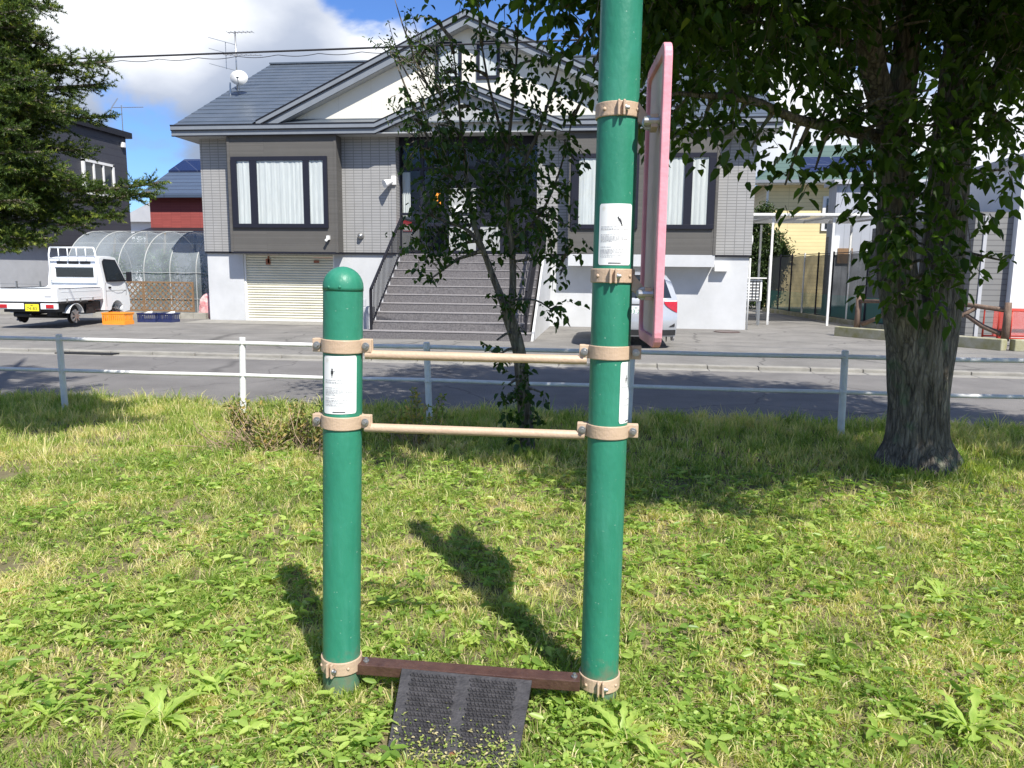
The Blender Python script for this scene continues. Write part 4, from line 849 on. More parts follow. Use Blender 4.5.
m.box(LX0+.70,LX0+.76,21.34,21.36,.2,LZ1); m.build('frame','wood',LT)
m=MB(); Hh=LZ1-LZ0-.04; x=LX0-Hh
while x<LX1:
    for sgn in(1,-1):
        x0,x1=x,x+Hh; z0,z1=(LZ0+.02,LZ1-.02) if sgn>0 else (LZ1-.02,LZ0+.02)
        a=max(0,(LX0+.02-x0)/Hh); b=min(1,(LX1-.02-x0)/Hh)
        if b>a:
            yy=21.372+ .008*sgn; m.bar((x0+Hh*a,yy,z0+(z1-z0)*a),(x0+Hh*b,yy,z0+(z1-z0)*b),.030,.008) if False else m.obox(((x0+Hh*(a+b)/2),yy,z0+(z1-z0)*(a+b)/2),Vector((Hh,0,(z1-z0)))*(b-a)/2,(0,.005,0),Vector((-(z1-z0),0,Hh)).normalized()*.016)
    x+=.175
m.build('slats','wood',LT)
GY0,GY1=22.3,25.6; GX_0,GX_1=-16.9,-11.75
GH=empty('greenhouse',(-14.8,23.9,0),label='arched clear plastic greenhouse tunnel between the dark house and the grey tiled house',cat='greenhouse')
def arc(t):  # 0..1 across
    if t<.18: return (GY0,1.35*t/.18)
    if t>.82: return (GY1,1.35*(1-t)/.18)
    a=PI-PI*(t-.18)/.64; return ((GY0+GY1)/2+(GY1-GY0)/2*math.cos(a),1.35+1.32*math.sin(a))
m=MB(); nt_=36; nx=24
for i in range(nx+1):
    x=GX_0+(GX_1-GX_0)*i/nx
    for j in range(nt_+1): y,z=arc(j/nt_); sag=1-.012*abs(math.sin(i*PI/4*1.0)); m.v.append((x,(GY0+GY1)/2+(y-(GY0+GY1)/2)*sag,z*sag))
m.f=[(i*(nt_+1)+j,i*(nt_+1)+j+1,(i+1)*(nt_+1)+j+1,(i+1)*(nt_+1)+j) for i in range(nx) for j in range(nt_)]
for x in(GX_0,GX_1):
    b=len(m.v); m.v+=[(x,)+arc(j/nt_) for j in range(nt_+1)]; m.f.append(tuple(b+j for j in range(nt_+1)))
m.build('plastic_cover','film',GH,smooth=True)
for i in range(7):
    x=GX_0+(GX_1-GX_0)*i/6; m=MB(); m.tube([(x,)+arc(j/30) for j in range(31)],.017,6,cap=False); m.build('hoop','greypanel',GH,smooth=True)
m=MB()
for y,z in((GY0,.55),(GY0,1.35),((GY0+GY1)/2,2.68),(GY0+.55,2.25)): m.tube([(GX_0,y-.01,z),(GX_1,y-.01,z)],.011,6)
m.build('purlin','greypanel',GH)
fb=MB(); 
for i in range(3): fb.tube([(-11.93+.04*i,21.55,.12+.17*i),(-11.93+.02*i,21.75,.14+.17*i),(-11.9,22.0,.12+.17*i)],[.26,.30,.24],14)
tag(fb.build('cloth_sack','floral',smooth=True,bevel=.03),'red and white patterned sack leaning on the corner of the grey house','sack')
# ------------------------------------------------------------------ neighbouring houses (left)
DH=empty('dark_house',(-22,25,0),label='dark charcoal sided house at the left edge behind the truck, with a white-framed side window',cat='house')
dx=-19.0
def dz(Y): return 6.55+.0*(Y-22)
m=MB(); m.box(-29,dx,22.0,28.9,2.25,6.5); m.build('upper_wall','navyclad',DH)
m=MB(); m.box(-28.7,dx-.25,22.3,28.6,0,2.25); m.build('lower_wall','shed',DH)
m=MB(); m.box(-29.2,dx+.16,21.8,29.1,6.5,6.72); m.build('roof','black',DH)
y0,y1=26.2,27.95; m=MB(); m.box(dx,dx+.10,y0,y0+.08,4.2,5.35).box(dx,dx+.10,y1-.08,y1,4.2,5.35).box(dx,dx+.10,y0,y1,5.27,5.36).box(dx,dx+.14,y0-.03,y1+.03,4.12,4.2)
m.box(dx+.01,dx+.09,26.75,26.82,4.2,5.27).box(dx+.01,dx+.09,27.3,27.36,4.2,5.27); w_=m.build('window','whiteplastic',DH)
MB().box(dx+.01,dx+.04,y0+.08,y1-.08,4.2,5.27).build('pane','darkglass',w_)
MB().box(dx+.002,dx+.12,28.55,28.72,6.1,6.3).build('security_light','whiteplastic',DH,bevel=.02)
m=MB(); m.box(dx-.2,dx-.1,22.4,28.5,.0,.02); 
an2=empty('tv_antenna',(-19.2,28.9,6.72),label='slim television aerial on a tall pole above the far corner of the charcoal house',cat='antenna')
MB().tube([(-19.12,28.95,5.6),(-19.12,28.95,7.75)],.02,6).build('mast','steel',an2)
m=MB(); m.tube([(-19.5,28.9,7.66),(-18.3,29.1,7.70)],.014,6); m.tube([(-19.45,28.7,7.3),(-19.5,28.9,7.66),(-19.35,29.1,8.05)],.02,5); m.build('array','steel',an2)
gw_=empty('garden_wall',(-19,21,0),label='light grey rendered wall behind the cab of the small white truck',cat='wall')
m=MB(); m.box(-24,-17.3,21.75,21.9,0,.55); m.build('base','block',gw_)
m=MB(); 
for x in(-20.1,-19.2,-18.3,-17.5): m.box(x,x+.04,21.8,21.84,.55,1.05)
for z in(.75,.95): m.box(-20.1,-17.46,21.812,21.828,z,z+.015)
m.build('rail','steel',gw_)
RH=empty('red_house',(-20,40,0),label='dark red sided house with a navy metal roof and solar panels far behind the greenhouse',cat='house')
m=MB(); m.box(-22.6,-12,36,44,0,5.0); m.build('wall','redwall',RH)
m=MB(); m.prism([(-22.9,35.55,5.0),(-22.9,40,7.25),(-22.9,44.7,4.93),(-22.9,44.7,4.75),(-22.9,40,7.05),(-22.9,35.55,4.85)],(11,0,0)); ro2=m.build('roof','bluemetal',RH)
m=MB()
for (a,b) in((-22.9,-20.9),(-20.75,-18.7),(-18.6,-16.6)): m.add([(a,38.3,6.48),(b,38.3,6.48),(b,39.9,7.27),(a,39.9,7.27)],[(0,1,2,3)]); m.prism([(a,38.3,6.47),(a,39.9,7.26),(a,39.9,7.2),(a,38.3,6.41)],(b-a,0,0))
m.build('solar_panels','solar',ro2)
m=MB(); m.prism([(-23.0,34.9,3.1),(-22.6,35.99,3.45),(-17.8,35.99,3.45),(-17.2,34.9,3.1)],(0,0,-.14)); m.build('porch_canopy','black',RH)
m=MB(); m.box(-22.3,-17.8,35.1,35.99,0,3.0); m.build('porch','navyclad',RH)
m=MB(); m.box(-29.5,-24.0,44,50,0,4.2); fw=empty('white_house',(-26,47,0),label='small pale house glimpsed in the gap between the charcoal and the red house',cat='house')
m.build('wall','whitewall',fw); MB().prism([(-29.8,43.6,4.2),(-26.8,43.6,5.6),(-23.8,43.6,4.2)],(0,7,0)).build('roof','shed',fw); MB().box(-25.6,-24.8,43.94,44,2.4,3.4).build('window','darkglass',fw)
# ------------------------------------------------------------------ right side neighbours
YH=empty('yellow_house',(9,38,0),label='pale yellow house with a green roof and solar panels behind the carport',cat='house')
ey=5.55
m=MB(); m.box(6.85,13.5,36.2,44,0,ey+.1); m.build('wall','yellowhouse',YH)
m=MB(); m.prism([(6.2,35.5,ey+.0),(8.9,39.9,ey+2.1),(14,39.9,ey+2.1),(14,35.5,ey)],(0,0,-.12)); m.prism([(6.2,35.5,ey),(6.2,44.3,ey),(8.9,39.9,ey+2.1)],(0,0,-.12)); ro3=m.build('roof','greenroof',YH)
m=MB(); m.box(6.15,14,35.42,35.5,ey-.13,ey+.0).box(6.15,6.22,35.5,44.3,ey-.13,ey); m.build('gutter','fascia',ro3); MB().box(6.25,14,35.55,36.2,ey-.16,ey-.12).build('soffit','whiteplastic',ro3)
sl=2.1/4.4
m=MB()
for a,b,t0,t1 in((8.35,9.9,.8,2.6),(10.0,11.6,.8,2.6)): m.prism([(a,35.5+t0,ey+t0*sl+.03),(a,35.5+t1,ey+t1*sl+.03),(a,35.5+t1,ey+t1*sl+.08),(a,35.5+t0,ey+t0*sl+.08)],(b-a,0,0))
m.build('solar_panels','solar',ro3)
m=MB(); m.box(9.25,10.9,36.12,36.2,3.4,4.9); w_=m.build('window','whiteplastic',YH); MB().box(9.4,10.05,36.09,36.12,3.5,4.8).box(10.15,10.8,36.09,36.12,3.5,4.8).build('pane','darkglass',w_)
MB().box(6.82,6.9,36.1,36.2,0,ey).build('corner_board','whiteplastic',YH)
GHs=empty('grey_house',(12,31,0),label='pale grey sided house behind the net fence and the large tree',cat='house')
m=MB(); gx0=at(834,230,30).x; m.box(gx0,16.5,30,31.0,0,4.75); m.build('wall','greyhouse',GHs)
MB().box(gx0-.15,16.7,29.8,31.2,4.75,4.9).build('roof','shed',GHs)
m=MB(); m.box(at(836,200,30).x,at(842,200,30).x,29.95,30,2.2,2.9).build('vent','whiteplastic',GHs)
m=MB(); a=at(817,225,33); m.box(a.x+.2,gx0-.002,30.6,31.0,0,2.9); m.build('entry_recess','greyshade',GHs)
MB().box(at(838,250,29.9).x,at(853,250,29.9).x,29.93,30,1.9,2.45).build('wooden_door','wood',GHs)
WH=empty('white_building',(11,21,0),label='white walled building at the right edge with a dark grey sided recess',cat='building')
a=at(1010,300,19.5).x; b=at(955,300,20.4).x
m=MB(); m.box(a,15,19.5,27,0,4.1); m.build('wall','whitewall',WH)
m=MB(); m.box(b,a-.002,19.7,27,0,3.0); m.build('recessed_wall','greyshade',WH)
MB().box(a-.1,15.2,19.3,27.3,4.1,4.28).build('roof','shed',WH)
m=MB(); m.box(at(944,300,21).x,b-.004,21.4,27,0,1.9); m.build('side_wall','whitewall',WH)
m=MB(); m.box(b+.2,b+.28,19.67,19.7,0,2.9); m.build('wall_trim','shed',WH)
# carport
CP=empty('carport',(6.2,24.5,0),label='flat translucent carport roof on thin white posts beside the grey tiled house',cat='carport')
P0=at(752,217,25); 
m=MB(); x0=3.95; x1=8.05; zc=3.18
m.prism([(x0,23.2,zc),(x1,23.2,zc-.0),(x1,27.2,zc+.10),(x0,27.2,zc+.10)],(0,0,.012)); m.build('roof_panel','polycarb',CP)
m=MB(); m.box(x0,x1,23.14,23.2,zc-.03,zc+.04).box(x0,x1,27.2,27.26,zc,zc+.13); 
for i in range(6): x=x0+(x1-x0)*i/5; m.prism([(x-.02,23.2,zc-.07),(x-.02,27.2,zc+.03),(x-.02,27.2,zc+.095),(x-.02,23.2,zc-.005)],(.04,0,0))
m.build('roof_frame','whitepaint',CP)
for x,y in((4.62,23.3),(6.3,23.3),(7.95,23.3),(5.0,27.1),(7.9,27.1)): MB().box(x-.03,x+.03,y-.03,y+.03,0,zc-.06).build('carport_post','whitepaint',CP)
# net fence along the neighbour's boundary
NF=empty('net_fence',(7,27,0),label='dark green net fence on thin posts running back along the driveway edge',cat='fence')
NA,NB=Vector((6.25,31.6,0)),Vector((7.75,21.2,0)); NC=Vector((5.0,31.7,0))
def fp_(t): return NA.lerp(NB,t)
m=MB(); m2=MB(); nn=40
for i in range(nn+1):
    p=fp_(i/nn); o=.03*math.sin(i*1.1); m.v+=[(p.x+o,p.y,.15),(p.x+o,p.y,.85)]; m2.v+=[(p.x+o,p.y,.85),(p.x+o*.4,p.y,2.15-.03*abs(math.sin(i*.8)))]
m.f=[(2*i,2*i+2,2*i+3,2*i+1) for i in range(nn)]; m2.f=list(m.f)
m.build('lower_net','netgreen',NF); m2.build('upper_net','netdark',NF)
for i in range(10): p=fp_(i/9); MB().tube([(p.x-.03,p.y,0),(p.x-.03,p.y,2.22)],.028,8).build('net_post','dark' if i%3 else 'whitepaint',NF)
m=MB(); a,b=fp_(0),fp_(1); m.tube([a+Vector((0,0,2.17)),b+Vector((0,0,2.17))],.014,6); m.tube([a+Vector((0,0,.15)),b+Vector((0,0,.15))],.014,6); m.build('top_wire','dark',NF)
kb=MB(); 
for i in range(12): p,q=fp_(i/12),fp_((i+.97)/12); kb.bar(p+Vector((-.15,0,.07)),q+Vector((-.15,0,.07)),.14,.16)
tag(kb.build('kerb_wall','mossconcrete'),'low concrete kerb along the foot of the green net fence','kerb')
# planter kerb, rustic log rail, red frame
a=at(876,352,16.6); pk=empty('planter_kerb',(7.6,16.9,0),label='mossy concrete planter kerb under the rustic log rail at the right',cat='kerb')
q0=Vector((5.55,19.6,0)); q1=Vector((7.92,16.5,0)); q2=Vector((11.5,16.75,0))
MB().bar(q0+Vector((0,0,.13)),q1+Vector((0,0,.13)),.22,.24).build('long_side','mossconcrete',pk,bevel=.02); MB().bar(q1+Vector((.14,.0,.13)),q2+Vector((0,0,.13)),.2,.24).build('street_side','mossconcrete',pk,bevel=.02)
LR=empty('log_rail',(7,17.8,0),label='rustic railing of crooked dark logs beyond the big tree trunk',cat='railing')
lp=[Vector((5.9,19.25,0)),Vector((6.95,17.95,0)),Vector((7.97,16.62,0))]
for i,p in enumerate(lp):
    m=MB(); m.tube([p+Vector((0,0,.2)),p+Vector((.01,0,.6)),p+Vector((0,.01,1.02 if i<2 else .98))],[.075,.07,.065] ,12,fn=lambda a,i,p:1+.10*math.sin(3*a+p.z*9)); m.build('log_post','log',LR,smooth=True)
m=MB(); 
for p,q in zip(lp[:-1],lp[1:]):
    mid=p.lerp(q,.5); m.tube([p+Vector((0,0,.88)),mid+Vector((0,0,.90)),q+Vector((0,0,.82))],[.05,.045,.05],10,fn=lambda a,i,p:1+.15*math.sin(2*a+p.x*9))
m.build('top_log','log',LR,smooth=True)
for p,q in zip(lp[:-1],lp[1:]):
    m=MB(); a=p.lerp(q,.08)+Vector((0,0,.34)); b=p.lerp(q,.62)+Vector((0,0,.84)); m.tube([a,a.lerp(b,.4)+Vector((0,0,-.05)),b],[.06,.05,.045],8)
    a=p.lerp(q,.50)+Vector((0,0,.70)); b=p.lerp(q,.95)+Vector((0,0,.34)); m.tube([a,a.lerp(b,.5)+Vector((0,0,-.05)),b],[.045,.05,.05],8); m.build('curved_brace','log',LR,smooth=True)
RF=empty('metal_rack',(8.6,17.2,0),label='red painted metal tube frame standing behind the planter kerb at the right edge',cat='rack')
m=MB()
for y in(17.1,17.75):
    m.tube([(8.05,y,0.02),(8.05,y,.80),(9.7,y,.80),(9.7,y,.02)],.024,8); m.tube([(8.05,y,.22),(9.7,y,.22)],.02,8)
for x in(8.05,9.7): m.tube([(x,17.1,.80),(x,17.75,.80)],.02,8)
for x in(8.3,): m.tube([(x,17.1,.22),(x,17.1,.8)],.014,6)
m.build('tube_frame','redmetal',RF,smooth=True); MB().box(8.08,9.67,17.40,17.41,.24,.77).build('mesh_panel',veilmat('red_mesh',(.55,.08,.06),.6,.7),RF)
# overhead cables
def cable(p,q,sag,r,name,label,wave=0):
    m=MB(); n=80; pts=[]
    for i in range(n+1):
        t=i/n; a=p.lerp(q,t); a.z-=sag*4*t*(1-t); pts.append(a)
    m.tube(pts,r,6); 
    e=empty(name,tuple(p),label=label,cat='cable'); m.build('cable','cable',e)
    if wave:
        k=MB(); pp=[]
        for i in range(n*8+1):
            t=i/(n*8); a=p.lerp(q,t); a.z-=sag*4*t*(1-t)+.06+.035*abs(math.cos(t*PI*n*.55)); pp.append(a)
        k.tube(pp,.006,4); k.build('spiral_hanger','cable',e)
a=at(50,57,14.2); b=at(590,36.5,13.2); d=(b-a); cable(a-d*1.2,b+d*1.2,.05,.017,'overhead_cable','thick black overhead cable with a looping hanger crossing the sky above the roofs',1)
a=at(700,140,26); b=at(850,70,20); d=b-a
cable(at(660,150,30),at(1000,60,18),.1,.012,'overhead_cable','thin black overhead wire rising to the right behind the large tree crown')
# ------------------------------------------------------------------ trees
def skeleton_tube(m,pts,rs,n=12,bark=True):
    # resample with Catmull-Rom
    P=[Vector(p) for p in pts]; out=[];ro=[]
    for i in range(len(P)-1):
        p0,p1,p2,p3=P[max(i-1,0)],P[i],P[i+1],P[min(i+2,len(P)-1)]; k=max(3,int((p2-p1).length/.10))
        for j in range(k):
            t=j/k; out.append(.5*((2*p1)+(p2-p0)*t+(2*p0-5*p1+4*p2-p3)*t*t+(3*p1-p0-3*p2+p3)*t*t*t)); ro.append(rs[i]+(rs[i+1]-rs[i])*t)
    out.append(P[-1]); ro.append(rs[-1])
    ph=random.random()*9
    m.tube(out,ro,n,fn=(lambda a,i,p:1+.06*math.sin(5*a+ph+p.z*1.5)+.05*math.sin(9*a-p.z*2.3)+.03*math.sin(17*a+p.z*7)) if bark else None)
    return out
def crown(name,parent,clumps,limbs,mat,L0,W0,twig_mat,density=1.,droop=.35,rnd_bias=0.,per=13,spacing=.05,nt=24,exclude=None):
    """clumps: (centre, radius). Twigs leave the centre of each clump and carry alternate leaves."""
    base=np.array(rootloc(parent)); tw=MB(); PP=[];DD=[];RR=[];LL=[]
    lim=np.array([tuple(p) for p in limbs])
    for (c,r) in clumps:
        c=np.array(c,float); j=np.argmin(np.linalg.norm(lim-c,axis=1)); s=lim[j]
        mid=(s+c)/2+np.array([0,0,.08*np.linalg.norm(c-s)]); tw.tube([tuple(s),tuple(mid),tuple(c)],[.018+.006*r,.012,.007],5,cap=False)
        cb=rng.random()
        T=int(nt*density*(r/.5)**2.0)+3
        for _ in range(T):
            d=rng.normal(size=3); d[2]*=.75; d/=np.linalg.norm(d); s0=c+d*r*rng.uniform(0,.45)+rng.normal(size=3)*.05; Lt=r*rng.uniform(.45,.95)
            bend=np.array([0,0,-1])*droop*Lt; pts=[s0,s0+d*Lt*.5+bend*.25,s0+d*Lt+bend]
            if rng.random()<.45: tw.tube([tuple(p) for p in pts],[.004,.003,.0015],3,cap=False)
            nl=max(3,int(Lt/spacing))
            for k in range(nl):
                t=(k+.6)/nl; p=pts[0]*(1-t)**2+2*pts[1]*t*(1-t)+pts[2]*t*t
                tang=d+bend*.6*t/Lt; side=np.cross(tang,[0,0,1])*(1 if k%2 else -1); side/=np.linalg.norm(side)+1e-6
                dd=side*.9+tang*.6+np.array([0,0,-.35-.3*rng.random()])+rng.normal(size=3)*.35
                PP.append(p+side*.01); DD.append(dd); RR.append(np.clip(.25*cb+.55*rng.random()+.12*rng.normal()+rnd_bias,0,.93 if rng.random()<.995 else 1)); LL.append(rng.uniform(.5,1.25))
    P=np.array(PP);D=np.array(DD);LL=np.array(LL); rn=np.array(RR)
    V,Q=leaves(P,D,L0*LL,W0*LL); o=npmesh(name,V,Q,None,mat,parent,np.repeat(rn,6),off=base)
    tw.build('twigs',twig_mat,parent)['kind']='stuff'; return o
# big tree, right
BT=empty('broadleaf_tree',(2.43,6.15,0),label='large leafy tree with a thick grey forked trunk on the lawn at the right',cat='tree')
TY=6.15
def bt(px,py,Y=TY): return at(px,py,Y)
tm=MB(); B0=Vector((2.43,6.2,-.15))
c=[B0,Vector((2.43,6.2,.06)),bt(918,440,6.2),bt(919,400,6.2),bt(919,350,6.2),bt(919,310,6.2)]
def barkfn(a,i,p):
    fl=max(0,1-(p.z+.05)/.55); return 1+.045*math.sin(5*a+p.z*1.2)+.04*math.sin(11*a-p.z*2.2)+.025*math.sin(23*a+p.z*5)+.02*math.sin(37*a+p.z*9)+fl*fl*.17*(1+1.3*math.sin(4*a+.6)+.5*math.sin(7*a))
P=[Vector(q) for q in c]; pts=[];rs=[]; rad=[.285,.275,.222,.205,.215,.225]
for i in range(len(P)-1):
    for j in range(8): t=j/8; pts.append(P[i].lerp(P[i+1],t)); rs.append(rad[i]+(rad[i+1]-rad[i])*t)
pts.append(P[-1]); rs.append(rad[-1]); tm.tube(pts,rs,72,fn=barkfn)
limbs=[]
LS=[([bt(913,420,6.2),bt(908,352,6.15),bt(901,300,6.1),bt(897,250,6.1),bt(896,190,6.1),bt(893,140,6.1),bt(892,105,6.1)],[.14,.145,.14,.13,.12,.11,.10]),
 ([bt(926,420,6.2),bt(933,352,6.25),bt(939,300,6.25),bt(944,240,6.3),bt(948,180,6.3),bt(954,110,6.35),bt(962,40,6.4),bt(985,-60,6.5)],[.14,.155,.155,.15,.14,.13,.11,.09]),
 ([bt(893,125,6.1),bt(903,80,6.1),bt(908,30,6.1),bt(915,-60,6.0),bt(918,-200,5.9)],[.10,.095,.085,.075,.05]),
 ([bt(890,120,6.1),bt(876,85,5.9),bt(868,40,5.7),bt(866,-20,5.5),bt(850,-160,5.2)],[.095,.09,.085,.075,.05]),
 ([bt(895,60,6.0),bt(850,45,5.8),bt(800,25,5.6),bt(760,10,5.4),bt(700,-10,5.2),bt(630,-15,5.0)],[.03,.035,.035,.032,.028,.02]),
 ([bt(954,110,6.35),bt(975,50,6.3),bt(1000,0,6.2),bt(1040,-80,6.0)],[.07,.065,.06,.05]),
 ([bt(948,150,6.3),bt(985,90,6.1),bt(1025,40,5.9),bt(1090,0,5.6)],[.06,.055,.045,.03]),
 ([bt(866,0,5.6),bt(800,-60,5.2),bt(720,-110,4.8),bt(640,-130,4.4)],[.06,.05,.04,.025]),
 ([bt(893,140,6.1),bt(850,130,5.7),bt(800,120,5.4),bt(750,100,5.2),bt(700,95,5.1)],[.05,.04,.03,.025,.018]),
 ([bt(962,40,6.4),bt(930,-50,7.2),bt(880,-120,8.2)],[.07,.05,.03]),([bt(985,-60,6.5),bt(1050,-180,6.8),bt(1120,-260,7.2)],[.07,.05,.03])]
for p_,r2 in LS: limbs+=skeleton_tube(tm,p_,r2,16)
tm.build('trunk','bark',BT,smooth=True)
cl=[]
def cadd(L):
    for (px,py,Y,r) in L: cl.append((tuple(at(px,py,Y)),r))
cadd([(560,10,5.0,.22),(575,45,5.0,.20),(590,75,5.05,.16),(600,20,5.1,.3),(545,-15,5.0,.22),(505,-8,5.0,.16),(460,-12,4.9,.12),
 (640,10,5.2,.34),(655,100,5.3,.22),(645,60,5.4,.15),(690,30,5.2,.42),(685,95,5.2,.34),(700,135,5.3,.20),(735,60,5.2,.40),(735,120,5.3,.30),(750,150,5.4,.16),
 (790,20,5.3,.45),(775,-10,5.0,.4),(725,-20,4.9,.5),(660,-30,4.8,.5),(600,-40,4.8,.5),(820,60,5.4,.3),(825,110,5.5,.28),(790,150,5.5,.18),(850,140,5.6,.32),(815,170,5.6,.20),
 (785,185,5.6,.09),(840,30,5.3,.3),(850,-10,5.2,.4),(930,20,5.6,.3),(990,10,5.8,.45),(1010,80,5.9,.35),(975,130,5.9,.28),(930,110,5.7,.26),(895,190,5.7,.26),(865,190,5.7,.2),
 (925,170,5.6,.28),(880,240,5.7,.20),(870,285,5.8,.10),(905,290,5.8,.2),(940,215,5.75,.24),(935,290,5.8,.22),(960,255,5.9,.18),(985,215,6.0,.18),(1005,170,6.1,.20),(1020,130,6.0,.2),(1000,260,6.1,.10),
 (880,150,5.5,.24),(905,225,5.5,.22),(930,150,5.5,.26),(925,245,5.5,.22),(950,195,5.55,.24),(895,265,5.5,.2),(955,275,5.55,.18),(905,120,5.5,.22),(885,215,5.6,.22),(970,165,5.6,.24),(940,265,5.6,.2),(990,110,5.7,.22),(905,300,5.9,.10),(1030,40,5.6,.4)])
rdm=random.Random(5)
# upper and outer crown, above the frame: fills a dome round the trunk
n0=0
while n0<235:
    a=rdm.uniform(0,2*PI); rr=math.sqrt(rdm.random()); z=rdm.uniform(3.3,7.8)
    k=math.sqrt(max(0,1-((z-4.6)/3.6)**2)); x=2.5+3.7*k*rr*math.cos(a); y=5.4+3.2*k*rr*math.sin(a)
    p=Vector((x,y,z))-Vector((0,0,CZ)); dpt=p.dot(f_); py=384-FPX*p.dot(uu_)/dpt if dpt>.3 else -999; px=512+FPX*p.dot(rr_)/max(dpt,.3)
    if py>-45 and not(px>655 and py<60): continue
    if y+.685*z<5.5+.45*math.sin(x*2.1): continue
    cl.append(((x,y,z),rdm.uniform(.50,.70))); n0+=1
for i in range(30):  # dense inner crown seen from below
    px=rdm.uniform(650,1030); py=rdm.uniform(-20,120 if px<860 else 175); Y=rdm.uniform(5.0,7.6)
    if 725<px<815 and 50<py<125: continue
    if (875<px<925 and py<85): continue
    cl.append((tuple(at(px,py,Y)),rdm.uniform(.24,.38)))
# layer behind the trunk at the height of the visible crown
cadd([(700,60,6.8,.5),(840,90,7.0,.25),(930,60,7.4,.35),(1000,40,7.2,.4),(860,160,7.0,.28),(940,170,7.3,.25),(720,20,7.2,.5),(810,10,7.2,.4),(650,30,6.6,.35)])
crown('foliage',BT,cl,limbs,'leafbig',.088,.056,'bark',density=1.12,droop=.45,spacing=.045,nt=28)
# slender tree in the middle
ST=empty('slender_tree',(-.64,6.16,0),label='slender young tree with small dark leaves directly behind the two beige bars',cat='tree')
sm=MB(); SYY=6.2; s_=lambda px,py,Y=SYY: at(px,py,Y)
sl_=[]
SL_=[([Vector((-.64,6.2,-.1)),s_(527,440),s_(524,400),s_(522,370),s_(519,348),s_(512,325),s_(506,310)],[.075,.062,.058,.056,.054,.055,.05]),
 ([s_(508,315),s_(496,285),s_(486,258),s_(474,225),s_(468,190),s_(462,140),s_(458,90),s_(452,40)],[.040,.028,.024,.021,.017,.012,.008,.004]),
 ([s_(510,318),s_(513,285),s_(512,250),s_(508,210),s_(507,160),s_(512,110),s_(517,50),s_(520,-40)],[.036,.029,.025,.021,.017,.013,.008,.004]),
 ([s_(486,258),s_(470,232),s_(448,222),s_(430,215)],[.02,.016,.012,.008]),([s_(511,240),s_(540,215),s_(560,170),s_(572,120)],[.013,.011,.008,.005]),
 ([s_(470,200),s_(440,160),s_(415,110),s_(395,60)],[.018,.014,.010,.005]),([s_(508,190),s_(535,140),s_(552,90),s_(565,40)],[.018,.014,.010,.005]),([s_(462,140),s_(430,90),s_(408,40),s_(395,0)],[.012,.010,.007,.003]),
 ([s_(507,150),s_(490,90),s_(480,30),s_(476,-40)],[.014,.010,.007,.004]),([s_(512,300),s_(535,300),s_(552,310)],[.010,.008,.005]),([s_(513,262),s_(545,258),s_(565,268)],[.012,.008,.005])]
for p_,r2 in SL_: sl_+=skeleton_tube(sm,p_,r2,10)
sm.build('trunk','bark',ST,smooth=True)
cl=[]
cadd([(440,125,6.0,.20),(420,150,6.1,.16),(465,150,6.1,.22),(440,180,6.0,.20),(470,190,6.0,.18),(505,180,6.1,.22),(500,130,6.2,.2),(535,170,6.1,.18),(530,210,6.0,.18),(545,235,6.1,.15),(520,150,6.4,.18),(480,110,6.4,.16),(455,95,6.1,.15),
 (425,215,5.95,.15),(412,235,5.9,.12),(440,235,6.0,.14),(425,262,5.9,.12),(455,250,6.0,.10),(432,278,5.95,.07),(470,225,6.3,.18),(410,120,6.0,.10),(565,185,6.0,.09),(575,160,6.0,.09),(565,225,6.0,.11),(573,245,6.0,.09),(555,255,6.05,.09),(560,275,6.0,.08),(545,200,6.2,.14),
 (500,300,6.05,.10),(520,305,6.05,.10),(550,312,6.0,.09),(560,308,5.98,.06),(497,340,6.0,.05),(498,355,6.0,.05),(520,250,6.3,.15),(490,262,6.3,.08),(505,225,6.4,.2),(440,200,6.3,.16),(565,140,6.0,.1),(545,110,6.0,.14),(560,95,6.0,.11),(520,85,6.0,.14),(500,60,6.1,.12),(470,70,6.1,.12),(440,75,6.1,.10),(535,60,6.1,.10),(560,55,6.1,.08),(425,50,6.1,.08),(480,35,6.1,.10),(515,25,6.1,.10),(428,15,6.1,.09),(405,95,6.1,.07),(450,45,6.1,.08),(575,110,6.0,.07),(590,90,6.0,.06),
 (470,-10,6.2,.14),(520,-20,6.2,.16),(495,-50,6.2,.16)])
cadd([(522+3*math.sin(i*2.1),372+8.5*i,6.12,.06) for i in range(9)]); cadd([(508,385,6.0,.06),(540,392,6.1,.05),(505,400,6.0,.06),(535,420,6.1,.06)])
crown('foliage',ST,cl,sl_,'leafsmall',.056,.043,'bark',density=7.5,droop=.55,spacing=.036,nt=24)
# thin bare twigs, upper left of the slender tree
tw=MB(); P_=[];D_2=[];
for i in range(46):
    x0=random.uniform(400,470); y0=random.uniform(60,150); p=s_(x0,y0,6.1+random.uniform(-.2,.2)); d=Vector((-random.uniform(.1,.6),random.uniform(-.3,.3),random.uniform(.3,1))).normalized()
    L=random.uniform(.2,.5); pts=[p]
    for k in range(5): d=(d+Vector((random.gauss(0,.25),random.gauss(0,.25),random.gauss(0,.2)))).normalized(); pts.append(pts[-1]+d*L/5)
    tw.tube(pts,[.005,.0045,.004,.003,.0025,.002],4)
    for q in pts[2:]:
        for _ in range(4): P_.append(tuple(q+Vector((random.gauss(0,.015),random.gauss(0,.015),random.gauss(0,.015))))); D_2.append([random.gauss(0,1),random.gauss(0,1),random.gauss(0,.8)])
tw.build('bare_twigs','bark',ST)
V,Q=leaves(np.array(P_),np.array(D_2),rng.uniform(.018,.04,len(P_)),rng.uniform(.01,.02,len(P_))); npmesh('small_leaves',V,Q,None,'leafsmall',ST,np.repeat(rng.random(len(P_)),6),off=rootloc(ST))
